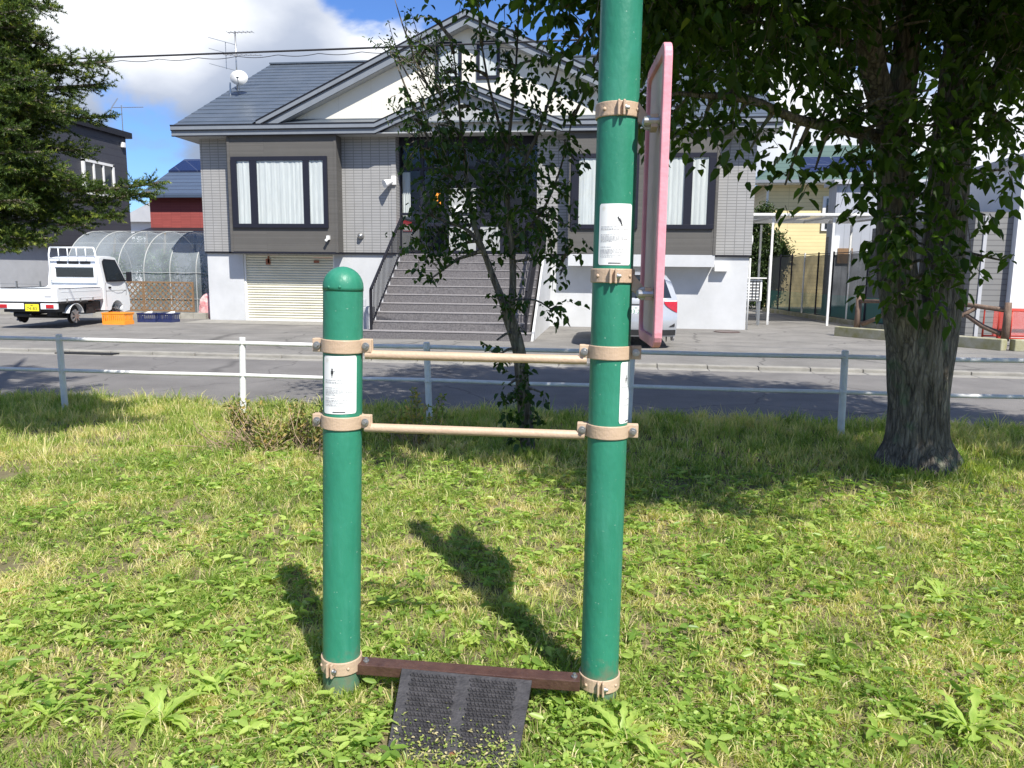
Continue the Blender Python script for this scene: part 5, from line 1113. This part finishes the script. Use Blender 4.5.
# spruce at the left edge
SP=empty('spruce_tree',(-5.7,5.62,0),label='dark green spruce with drooping needle boughs reaching in from the left edge',cat='tree')
tk=MB(); TB=Vector((-5.7,5.62,0)); tk.tube([TB+Vector((0,0,z)) for z in(-.1,0,.3,2,4,6,8,9)],[.22,.20,.17,.145,.115,.08,.04,.01],16)
NV=[];NT=[];NR=[];nb_=MB()
def needles(p,q,rad,L,w,n,bright):
    """needles round a twig p->q, vectorised"""
    p=np.array(p);q=np.array(q); t=rng.random(n); P=p+(q-p)*t[:,None]; ax=(q-p)/np.linalg.norm(q-p)
    D=rng.normal(size=(n,3)); D-= (D@ax)[:,None]*ax; D=unit(D); D[:,2]+=.25; D=unit(D+ax*.75)
    S=unit(np.cross(D,rng.normal(size=(n,3))))*w/2; ln=L*rng.uniform(.7,1.1,n)[:,None]
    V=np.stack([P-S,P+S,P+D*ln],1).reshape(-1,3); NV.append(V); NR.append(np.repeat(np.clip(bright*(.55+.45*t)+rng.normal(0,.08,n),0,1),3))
def bough(tip,droop=.25,wid=.55,rootz=None,dens=1.):
    tip=Vector(tip); rz=rootz if rootz is not None else tip.z+.25; root=Vector((TB.x,TB.y,rz)); d=tip-root; Lb=d.length
    pts=[]; 
    for i in range(13):
        t=i/12; p=root+d*t; p.z-=droop*math.sin(t*PI)*1.0; pts.append(p)
    nb_.tube(pts,[.03*(1-.85*i/12)+.003 for i in range(13)],5)
    hd=Vector((d.x,d.y,0)).normalized(); sd=Vector((-hd.y,hd.x,0)); nn=int(Lb/.055)
    for i in range(nn):
        t=.22+.78*i/nn; j=min(11,int(t*12)); p=pts[j].lerp(pts[j+1],t*12-j)
        for sgn in(-1,1):
            Ls=wid*(1-t)**.75*random.uniform(.6,1.1)+.09
            e=(hd*.8+sd*sgn*random.uniform(.3,1)+Vector((0,0,random.uniform(-.55,.75)))).normalized(); 
            q=p+e*Ls+Vector((0,0,-.12*Ls)); nseg=max(1,int(Ls/.085))
            nb_.tube([p,q],[.004,.002],3,cap=False)
            br=random.uniform(.25,.75)
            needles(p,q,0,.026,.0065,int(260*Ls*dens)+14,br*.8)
            for k in range(nseg):
                tt=(k+.5)/nseg; a=p.lerp(q,tt)
                for s2 in(-1,1):
                    e2=(e*.8+e.cross(Vector((0,0,1)))*s2*.8+Vector((0,0,random.uniform(-.3,.75)))).normalized(); l2=random.uniform(.05,.12)*(1.25-tt*.5)
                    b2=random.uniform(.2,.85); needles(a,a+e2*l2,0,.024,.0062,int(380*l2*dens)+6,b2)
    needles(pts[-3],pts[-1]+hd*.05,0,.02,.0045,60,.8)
tips=[((158,183,6.4),.30,.34,2.9),((150,192,6.6),.32,.3,2.8),((107,62,6.4),.0,.5,3.3),((104,84,6.6),.05,.5,3.2),((108,116,6.7),.12,.42,3.1),((75,110,6.3),.1,.5,3.1),((60,170,6.2),.15,.5,2.9),((45,238,6.3),.2,.4,2.4),((85,225,6.4),.22,.4,2.6),
 ((120,215,6.5),.25,.35,2.7),((52,8,6.3),-.05,.5,3.9),((48,45,6.4),-.05,.45,3.6),((58,62,6.6),.0,.4,3.5),((30,-20,6.2),0,.5,4.1),((40,100,6.0),.1,.5,3.2),((20,200,5.9),.2,.5,2.7),((15,60,6.0),0,.5,3.6),((15,130,5.9),.1,.5,3.2),((25,238,6.1),.2,.4,2.5),((90,150,6.7),.12,.45,3.0),((60,200,6.8),.2,.4,2.8),((15,170,6.0),.1,.5,2.9),((30,80,6.6),.1,.5,3.4),((22,20,6.3),.0,.5,3.9),((75,180,6.2),.15,.35,2.8),((5,250,6.0),.1,.4,2.3)]
tips+=[((random.uniform(0,48),random.uniform(-5,235),random.uniform(5.9,7.0)),.08,.45,None) for _ in range(22)]
for (px,py,Y),dr,wd,rz in tips: bough(at(px,py,Y*.84),dr*.85,wd*.85,None if rz is None else 1.52+(rz-1.52)*.84)
for i in range(44):
    z=1.9+i*.13; a=i*2.399; rr=(8.6-z)*.30
    if -1.9<((a+PI)%(2*PI))-PI<1.05 and z<4.2: continue
    bough((TB.x+rr*math.cos(a),TB.y+rr*math.sin(a),z-.25),.15,.5*min(1,rr),z,dens=.45)
tk.build('trunk','bark',SP,smooth=True); nb_.build('branches','bark',SP)
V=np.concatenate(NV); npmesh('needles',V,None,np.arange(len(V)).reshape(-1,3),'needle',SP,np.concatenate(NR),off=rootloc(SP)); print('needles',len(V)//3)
# bushes in the lawn, garden bushes
def bush(name,pos,blobs,mat,L,W,label,nt=30,stems=True,twmat='twig',rise=.3):
    e=empty(name,pos,label=label,cat='shrub'); b=np.array(pos); PP=[];DD=[];tw=MB()
    for (dx,dy,dz,r) in blobs:
        c=b+np.array([dx,dy,dz])
        for _ in range(int(nt*(r/.15)**1.5)):
            d=rng.normal(size=3); d[2]=abs(d[2])*rise+.1; d/=np.linalg.norm(d); s=b+np.array([dx*.6,dy*.6,0.02])+rng.normal(size=3)*[.05,.05,0]; q=c+rng.normal(size=3)*r*.45
            if stems: tw.tube([tuple(s),tuple((s+q)/2+rng.normal(size=3)*.02),tuple(q)],[.004,.003,.0015],3,cap=False)
            for k in range(9):
                t=.45+.55*rng.random(); p=s+(q-s)*t+rng.normal(size=3)*.012; PP.append(p); DD.append(rng.normal(size=3)+np.array([0,0,.6]))
    P=np.array(PP); V,Q=leaves(P,np.array(DD),rng.uniform(.7,1.2,len(P))*L,rng.uniform(.7,1.2,len(P))*W,droop=.1); npmesh('leaves',V,Q,None,mat,e,np.repeat(rng.random(len(P)),6),off=b)
    if stems: tw.build('stems',twmat,e)
    return e
p=at(300,455,6.3); px_=(float(p.x),6.05,0)
e=bush('wild_shrub',px_,[(-.55,.2,.28,.16),(-.3,.1,.2,.2),(0,0,.18,.2),(.25,0,.2,.2),(.1,.1,.33,.12),(.3,.25,.40,.1),(-.15,-.15,.12,.2)],'shrub',.044,.021,'low tangled shrub with dry brown twigs just left of and behind the short post',nt=30,rise=.6)
tw=MB()
for i in range(150):
    s=np.array(px_)+np.array([random.uniform(-.55,.4),random.uniform(-.25,.2),.02]); d=np.array([random.gauss(0,1),random.gauss(0,.6),random.uniform(.05,.7)]); d/=np.linalg.norm(d); q=s+d*random.uniform(.15,.42); tw.tube([tuple(s),tuple((s+q)/2+rng.normal(size=3)*.03),tuple(q)],[.0045,.0035,.002],4,cap=False)
tw.build('dry_twigs','twig',e)
p=at(415,425,6.4); bush('wild_shrub',(float(at(412,450,6.3).x),6.3,0),[(-.12,0,.30,.12),(.05,0,.38,.12),(.02,.1,.50,.07),(.25,.05,.43,.06),(.1,0,.2,.16),(-.22,.1,.2,.12)],'shrub',.05,.022,'small sprouting green shrub behind the lower bar, right of the short post',nt=16,rise=.8)
def leafy(name,c,blobs,mat,L,label,cat='tree',n=600):
    e=empty(name,c,label=label,cat=cat); PP=[]
    for (dx,dy,dz,r) in blobs:
        k=int(n*r*r/.25); d=rng.normal(size=(k,3)); d=unit(d)*r*(rng.random((k,1))**.4)*(1+.25*rng.normal(size=(k,1))); PP.append(np.array(c)+[dx,dy,dz]+d)
    P=np.concatenate(PP); V,Q=leaves(P,rng.normal(size=P.shape)+[0,0,-.2],rng.uniform(.7,1.2,len(P))*L,rng.uniform(.3,.55,len(P))*L); npmesh('crown',V,Q,None,mat,e,np.repeat(rng.random(len(P)),6),off=c)
    t=MB(); t.tube([Vector(c),Vector(c)+Vector((0,0,1.5)),Vector(c)+Vector((.1,0,2.6))],[.08,.06,.03],8); t.build('trunk','bark',e,smooth=True); return e
leafy('garden_tree',(6.3,33.0,0),[(0,0,1.6,.8),(.2,0,2.6,.65),(-.3,0,3.4,.5),(.5,.2,2.2,.6),(-.1,0,4.0,.35),(.0,0,.8,.7),(-.6,0,2.6,.6)],'hedge',.14,'dark bushy garden tree behind the carport beside the yellow house',n=1500)
leafy('garden_tree',(-20.6,30.5,0),[(0,0,1.6,.9),(.8,0,2.2,.6),(-.9,0,1.9,.8)],'hedge',.14,'green bush between the charcoal house and the greenhouse',n=900)
for i in range(6):
    x=GX_0+.7+i*.95; e=leafy('greenhouse_plant',(x,23.6+.3*math.sin(i*2),0),[(0,0,.8,.42),(.1,0,1.4,.36),(-.15,.1,.45,.4),(.05,0,1.8,.2+.05*(i%3))],'gh',.11,'leafy green crop plant growing inside the clear greenhouse tunnel','plant',n=700); e['group']='crop plants inside the greenhouse'
# ------------------------------------------------------------------ grass
MATX=[(-.78,-.18),(2.08,2.46)]
def lawn_mask(x,y):
    # keep blades off the rubber plate and out of the posts
    k=~((x>-.70)&(x<-.24)&(y>2.14)&(y<2.54))
    k&=((x+.935)**2+(y-2.5)**2>.0052)&((x)**2+(y-2.57)**2>.0052); return k
def scatter(n,x0,x1,y0,y1):
    x=rng.uniform(x0,x1,n); y=rng.uniform(y0,y1,n); return x,y
def blades(name,bands,hf,wf,mat='grass'):
    V=[];T=[];Q=[];RN=[];b=0
    for (y0,y1,dens,xm) in bands:
        n=int((y1-y0)*2*xm*dens); x,y=scatter(n,-xm-.2,xm-.1,y0,y1)
        # two thirds of the blades stand in tufts and lean outwards from them
        ntf=n//26; tx,ty=scatter(ntf,-xm-.2,xm-.1,y0,y1); ti=rng.integers(0,ntf,n); ta=rng.uniform(0,2*PI,n); tr=np.abs(rng.normal(0,.016,n)); inb=rng.random(n)<.66
        x=np.where(inb,tx[ti]+tr*np.cos(ta),x); y=np.where(inb,np.minimum(ty[ti]+tr*np.sin(ta),7.9),y); tsz=rng.uniform(.6,1.6,ntf)[ti]; tcol=rng.normal(0,.13,ntf)[ti]
        # lawn cover is patchy
        pn=.55*vnoise(x,y,1.6,1)+.45*vnoise(x,y,5.5,2); keep=(rng.random(n)<np.clip((pn-.10)*2.9,.30,1))&lawn_mask(x,y); x,y,pn,ta,inb,tsz,tcol=[q[keep] for q in(x,y,pn,ta,inb,tsz,tcol)]; n=len(x)
        h=hf(x,y,n)*rng.uniform(.45,1.25,n)*np.where(inb,tsz,1); w=wf(x,y,n)*rng.uniform(.7,1.3,n); a=rng.uniform(0,2*PI,n); lean=rng.uniform(.3,1.9,n)*np.where(y>5.5,.6,1); la=np.where(inb,ta+rng.normal(0,.5,n),rng.uniform(0,2*PI,n))
        sx,sy=np.cos(a)*w/2,np.sin(a)*w/2; lx,ly=np.cos(la)*h*lean,np.sin(la)*h*lean
        z0=np.zeros(n)-.005
        v=np.stack([np.stack([x-sx,y-sy,z0],1),np.stack([x+sx,y+sy,z0],1),np.stack([x+lx*.35+sx*.8,y+ly*.35+sy*.8,h*.6],1),np.stack([x+lx*.35-sx*.8,y+ly*.35-sy*.8,h*.6],1),np.stack([x+lx,y+ly,h*(1-.42*lean)+.012],1)],1).reshape(-1,3)
        i=b+np.arange(n)*5; Q.append(np.stack([i,i+1,i+2,i+3],1)); T.append(np.stack([i+3,i+2,i+4],1)); V.append(v); b+=n*5
        dry=vnoise(x,y,3.2,5)*.5+vnoise(x,y,11,6)*.5; r=np.clip(.47+.95*(dry-.47)+np.where(inb,tcol,0)+rng.normal(0,.16,n),0,1); r=np.where(rng.random(n)<.12+.5*np.clip(dry-.42,0,1)*2.0,rng.uniform(.78,1,n),r); RN.append(np.repeat(r,5))
    o=npmesh(name,np.concatenate(V),np.concatenate(Q),np.concatenate(T),mat,None,np.concatenate(RN)); print(name,b//5)
    return tag(o,'uneven sunlit lawn grass with dry straw patches','grass',kind='stuff')
def hf(x,y,n): 
    h=.034+.018*vnoise(x,y,2.2,9); h=h+np.clip((y-4.0)/3.4,0,1)**1.5*.060*(.4+vnoise(x,y,1.7,12)); h+=np.clip(y-7.3,0,.6)*.05; return h
def wf(x,y,n): return .0040+.0006*y*.7
blades('grass',[(1.0,2.2,9000,1.8),(2.2,3.4,8500,2.7),(3.4,5.0,6500,4.0),(5.0,7.92,3900,7.2)],hf,wf)
# tall seed stalks and tufts by the road edge
def hf2(x,y,n): return .10+.07*vnoise(x,y,2.0,21)
blades('tall_grass',[(4.8,6.6,170,6),(6.6,7.95,420,8)],hf2,lambda x,y,n: .0060+0*x)
bpy.data.objects['tall_grass']['label']='taller grass tufts standing near the fence and the trunks'
# dry straw litter lying flat
n=16000; x,y=scatter(n,-4.2,3.8,1.0,6.5); k=(vnoise(x,y,2.4,31)*.6+vnoise(x,y,7,32)*.4>.40)&lawn_mask(x,y); x,y=x[k],y[k]; n=len(x); a=rng.uniform(0,2*PI,n); L=rng.uniform(.02,.07,n); w=.0013+.0003*y
dx,dy=np.cos(a)*L,np.sin(a)*L; z=rng.uniform(.004,.022,n); V=np.stack([np.stack([x,y,z],1),np.stack([x-dy*w/L,y+dx*w/L,z],1),np.stack([x+dx,y+dy,z+rng.uniform(-.006,.01,n)],1)],1).reshape(-1,3)
tag(npmesh('straw',V,None,np.arange(3*n).reshape(-1,3),'grass',None,np.repeat(rng.uniform(.72,1,n),3)),'dry cut straw lying in the lawn','straw',kind='stuff')
# clover-like weeds
def weeds(name,n,x0,x1,y0,y1,L,hh,thr,seed,leaf=3,W=.8):
    x,y=scatter(n,x0,x1,y0,y1); k=((vnoise(x,y,1.8,seed)*.6+vnoise(x,y,5,seed+1)*.4)>thr)&lawn_mask(x,y); x,y=x[k],y[k]; n=len(x)
    PP=[];DD=[];LL=[];rr=[]; h=rng.uniform(.3,1.,n)*hh; c=rng.random(n)
    for j in range(leaf):
        a=rng.uniform(0,.8,n)+j*2*PI/leaf; PP.append(np.stack([x,y,h],1)+rng.normal(0,.003,(n,3))); DD.append(np.stack([np.cos(a),np.sin(a),rng.uniform(-.1,.5,n)],1)); LL.append(rng.uniform(.45,1.45,n)*L); rr.append(np.clip(c+rng.normal(0,.12,n),0,1))
    P=np.concatenate(PP);LL=np.concatenate(LL); V,Q=leaves(P,np.concatenate(DD),LL,LL*W,fold=.12,droop=.15); o=npmesh(name,V,Q,None,'weed',None,np.repeat(np.concatenate(rr),6)); return tag(o,'small broad-leaved weeds growing through the lawn','weeds',kind='stuff')
weeds('broad_weeds',4600,-3.6,3.4,1.0,5.8,.046,.055,.40,71,5,.38)
weeds('clover_weeds',11000,-3.2,2.8,1.0,3.6,.015,.034,.50,41)
weeds('lawn_weeds',8000,-4.5,4.2,2.6,6.8,.022,.045,.46,51,4,.5)
weeds('dense_weeds',1500,-.16,.75,1.75,2.55,.017,.050,.25,61)
weeds('edge_weeds',500,-1.3,-.7,1.7,2.35,.020,.045,.30,63,4,.6)
n=520; u=rng.uniform(.02,.98,n); t=1-np.abs(rng.normal(0,.20,n)); k=(t>.15)&(t<1); u,t=u[k],t[k]; A_,B_,C2,D2_=[np.array(tuple(q)) for q in(ta,tb,bb,ba)]
P=(A_*(1-u)[:,None]+B_*u[:,None])*(1-t)[:,None]+(D2_*(1-u)[:,None]+C2*u[:,None])*t[:,None]+np.array(tuple(nrm_mat))*.009
V,Q=leaves(P,rng.normal(size=P.shape)*[1,1,.25],rng.uniform(.006,.018,len(P)),rng.uniform(.003,.008,len(P)),fold=.1,droop=0); tag(npmesh('leaf_litter',V,Q,None,'grass',None,np.repeat(rng.uniform(.2,1,len(P)),6)),'dry clippings and crumbs lying on the lower part of the rubber plate','litter',kind='stuff')
VV=[];QQ=[];TT=[];RR_=[];b=0
for (cx,cy,r0,r1,n,hh) in((-.935,2.5,.070,.115,260,.055),(0,2.57,.070,.12,320,.065),(-.45,2.13,.0,.0,0,.05),(2.43,6.2,.30,.5,1500,.10),(-.64,6.2,.07,.22,500,.09)):
    for _ in range(n):
        a=rng.uniform(0,2*PI); rr=rng.uniform(r0,r1); x=cx+rr*math.cos(a); y=cy+rr*math.sin(a); h=hh*rng.uniform(.4,1.3); w=.005 if y<4 else .009; la=a+rng.normal(0,1.2); ln=rng.uniform(.1,.8)*h; sx,sy=-math.sin(a)*w/2,math.cos(a)*w/2
        VV+=[(x-sx,y-sy,0),(x+sx,y+sy,0),(x+math.cos(la)*ln*.4+sx,y+math.sin(la)*ln*.4+sy,h*.6),(x+math.cos(la)*ln*.4-sx,y+math.sin(la)*ln*.4-sy,h*.6),(x+math.cos(la)*ln,y+math.sin(la)*ln,h)]; QQ.append((b,b+1,b+2,b+3)); TT.append((b+3,b+2,b+4)); RR_+=[rng.uniform(.1,.75)]*5; b+=5
tag(npmesh('post_grass',np.array(VV),np.array(QQ),np.array(TT),'grass',None,np.array(RR_)),'uncut grass ring left around post feet and tree trunks','grass',kind='stuff')
# dandelion rosettes
def rosette(x,y,R0,nl,label,seed):
    rd=np.random.default_rng(seed); V=[];F=[];b=0
    m=MB()
    for i in range(nl):
        a=i*2.4+rd.normal(0,.2); L=R0*rd.uniform(.6,1.15); el=rd.uniform(.3,1.1); n=9; W=.085*L
        d=Vector((math.cos(a),math.sin(a),0)); s=Vector((-d.y,d.x,0)); rows=[]
        for j in range(n+1):
            t=j/n; c=d*(L*t)+Vector((0,0,.008+el*L*math.sin(t*2.3)*.5)); w=W*(.18+math.sin(min(1,t*1.08)*PI)**.7*(.65+.5*t))*(.45 if j%2 else 1.1)*(1-.9*(t>.97)); rows.append((c-s*w+Vector((0,0,.25*w)),c,c+s*w+Vector((0,0,.25*w))))
        b=len(m.v); 
        for q in rows: m.v+=[tuple(v) for v in q]
        for j in range(n):
            for k in range(2): q=b+3*j+k; m.f.append((q,q+1,q+4,q+3))
    o=npmesh('dandelion_plant',np.array(m.v),np.array(m.f),None,'weed',None,np.clip(rd.normal(.8,.15,len(m.v)),0,1)); o.location=(x,y,0)
    return tag(o,label,'plant','broad leaf rosettes in the lawn')
for i,(px,py,r,nl,lab) in enumerate([(160,725,.16,26,'largest jagged leaf rosette near the bottom left of the lawn'),(212,692,.12,20,'leafy rosette left of the short post base, above the largest rosette'),(440,700,.0,0,''),(372,735,.11,14,'broad leaf weed just left of the rubber foot plate'),
 (622,745,.15,24,'jagged leaf rosette at the bottom of the lawn, right of the foot plate'),(940,600,.13,20,'leaf rosette at the right side of the lawn, below the big trunk'),(970,735,.16,26,'large pale rosette near the bottom right corner of the lawn'),(50,720,.12,18,'small rosette at the bottom left corner of the lawn'),
 (785,560,.13,18,'rosette in the middle of the right half of the lawn'),(850,550,.10,16,'small rosette between the tall post and the big trunk')]):
    if nl:
        d=ray(px,py); t=-CZ/d.z; rosette(d.x*t,d.y*t,r,nl,lab,100+i)
# ------------------------------------------------------------------ sky, sun, exposure
sun_dir=Vector((.667,-1.0,1.46)).normalized(); elev=math.asin(sun_dir.z); az=math.atan2(sun_dir.x,sun_dir.y)
sl=bpy.data.lights.new('sun','SUN'); sl.energy=4.9; sl.angle=R(.53); sl.color=(1,.955,.88); so_=bpy.data.objects.new('sun',sl); COL.objects.link(so_); so_.rotation_euler=(-sun_dir).to_track_quat('-Z','Y').to_euler(); so_.location=(10,-15,30)
wd=bpy.data.worlds.new('World'); SC.world=wd; wd.use_nodes=True; nt=wd.node_tree; bg=nt.nodes['Background']
sky=N(nt,'ShaderNodeTexSky'); sky.sky_type='NISHITA'; sky.sun_disc=False; sky.sun_elevation=elev; sky.sun_rotation=az; sky.air_density=1.0; sky.dust_density=.3; sky.ozone_density=2.2
tc=N(nt,'ShaderNodeTexCoord'); nrmv=N(nt,'ShaderNodeVectorMath',operation='NORMALIZE'); lk(nt,tc.outputs['Generated'],nrmv.inputs[0])
mp=N(nt,'ShaderNodeMapping'); mp.inputs['Scale'].default_value=(1,1,1.9); lk(nt,nrmv.outputs[0],mp.inputs['Vector'])
n1=N(nt,'ShaderNodeTexNoise'); n1.inputs['Scale'].default_value=4.2; n1.inputs['Detail'].default_value=8; n1.inputs['Roughness'].default_value=.55; n1.inputs['Distortion'].default_value=.25; lk(nt,mp.outputs[0],n1.inputs['Vector'])
n1c=N(nt,'ShaderNodeMath',operation='MULTIPLY_ADD'); lk(nt,n1.outputs['Fac'],n1c.inputs[0]); n1c.inputs[1].default_value=1.7; n1c.inputs[2].default_value=-.36
def blob(px,py,rad,soft):
    d=ray(px,py).normalized(); v=N(nt,'ShaderNodeVectorMath',operation='DISTANCE'); lk(nt,nrmv.outputs[0],v.inputs[0]); v.inputs[1].default_value=tuple(d)
    mr=N(nt,'ShaderNodeMapRange',interpolation_type='SMOOTHSTEP'); mr.inputs['From Min'].default_value=rad*(1+soft); mr.inputs['From Max'].default_value=rad*(1-soft); mr.inputs['To Min'].default_value=0; mr.inputs['To Max'].default_value=1; lk(nt,v.outputs['Value'],mr.inputs['Value']); return mr.outputs[0]
def acc(items,start):
    cur=start
    for (o,wt) in items:
        m_=N(nt,'ShaderNodeMath',operation='MULTIPLY_ADD'); lk(nt,o,m_.inputs[0]); m_.inputs[1].default_value=wt; lk(nt,cur,m_.inputs[2]); cur=m_.outputs[0]
    return cur
cov=acc([(blob(150,168,.075,.9),-.62),(blob(200,95,.12,.7),.40),(blob(355,18,.055,.7),-.34),(blob(480,25,.12,.6),-.20),(blob(560,50,.07,.6),-.25),(blob(640,60,.05,.6),-.2),(blob(170,20,.20,.9),.26),(blob(250,100,.18,.9),.22),(blob(770,95,.10,.6),.2),(blob(980,190,.20,.5),.35),(blob(390,75,.06,.6),.3),(blob(905,50,.08,.6),-.2)],n1c.outputs[0])
cf=N(nt,'ShaderNodeMapRange',interpolation_type='SMOOTHSTEP'); cf.inputs['From Min'].default_value=.42; cf.inputs['From Max'].default_value=.66; lk(nt,cov,cf.inputs['Value'])
mp2=N(nt,'ShaderNodeMapping'); mp2.inputs['Location'].default_value=(3,1,5); mp2.inputs['Scale'].default_value=(1,1,1.8); lk(nt,nrmv.outputs[0],mp2.inputs['Vector'])
n2=N(nt,'ShaderNodeTexNoise'); n2.inputs['Scale'].default_value=5; n2.inputs['Detail'].default_value=7; lk(nt,mp2.outputs[0],n2.inputs['Vector'])
br_=acc([(blob(115,22,.085,.9),.85),(blob(205,35,.07,.9),.75),(blob(300,30,.06,.7),.3),(blob(70,60,.1,.8),.12),(blob(190,100,.13,.8),-.50),(blob(120,100,.08,.8),-.2),(blob(270,95,.10,.7),-.2),(blob(390,75,.06,.7),.3),(blob(980,190,.2,.6),.45),(blob(770,90,.08,.7),.35),(blob(150,-10,.05,.7),-.2)],n2.outputs['Fac'])
cc=N(nt,'ShaderNodeValToRGB'); e=cc.color_ramp.elements; e[0].position=.20; e[0].color=(1.9,2.35,3.2,1); e[1].position=1.0; e[1].color=(6.3,6.45,6.7,1); x_=e.new(.62); x_.color=(3.0,3.35,4.1,1)
lk(nt,br_,cc.inputs['Fac'])
tint=N(nt,'ShaderNodeMix',data_type='RGBA',blend_type='MULTIPLY'); tint.inputs['Factor'].default_value=1; lk(nt,sky.outputs[0],tint.inputs[6]); tint.inputs[7].default_value=(.42,.60,.92,1)
mx=N(nt,'ShaderNodeMix',data_type='RGBA'); lk(nt,cf.outputs[0],mx.inputs['Factor']); lk(nt,tint.outputs[2],mx.inputs[6]); lk(nt,cc.outputs['Color'],mx.inputs[7])
lk(nt,mx.outputs[2],bg.inputs['Color']); bg.inputs['Strength'].default_value=.12
vs=SC.view_settings; vs.view_transform='Standard'; vs.look='None'; vs.gamma=1; vs.exposure=.66; vs.use_curve_mapping=False
SC.cycles.transparent_max_bounces=24; SC.cycles.max_bounces=8
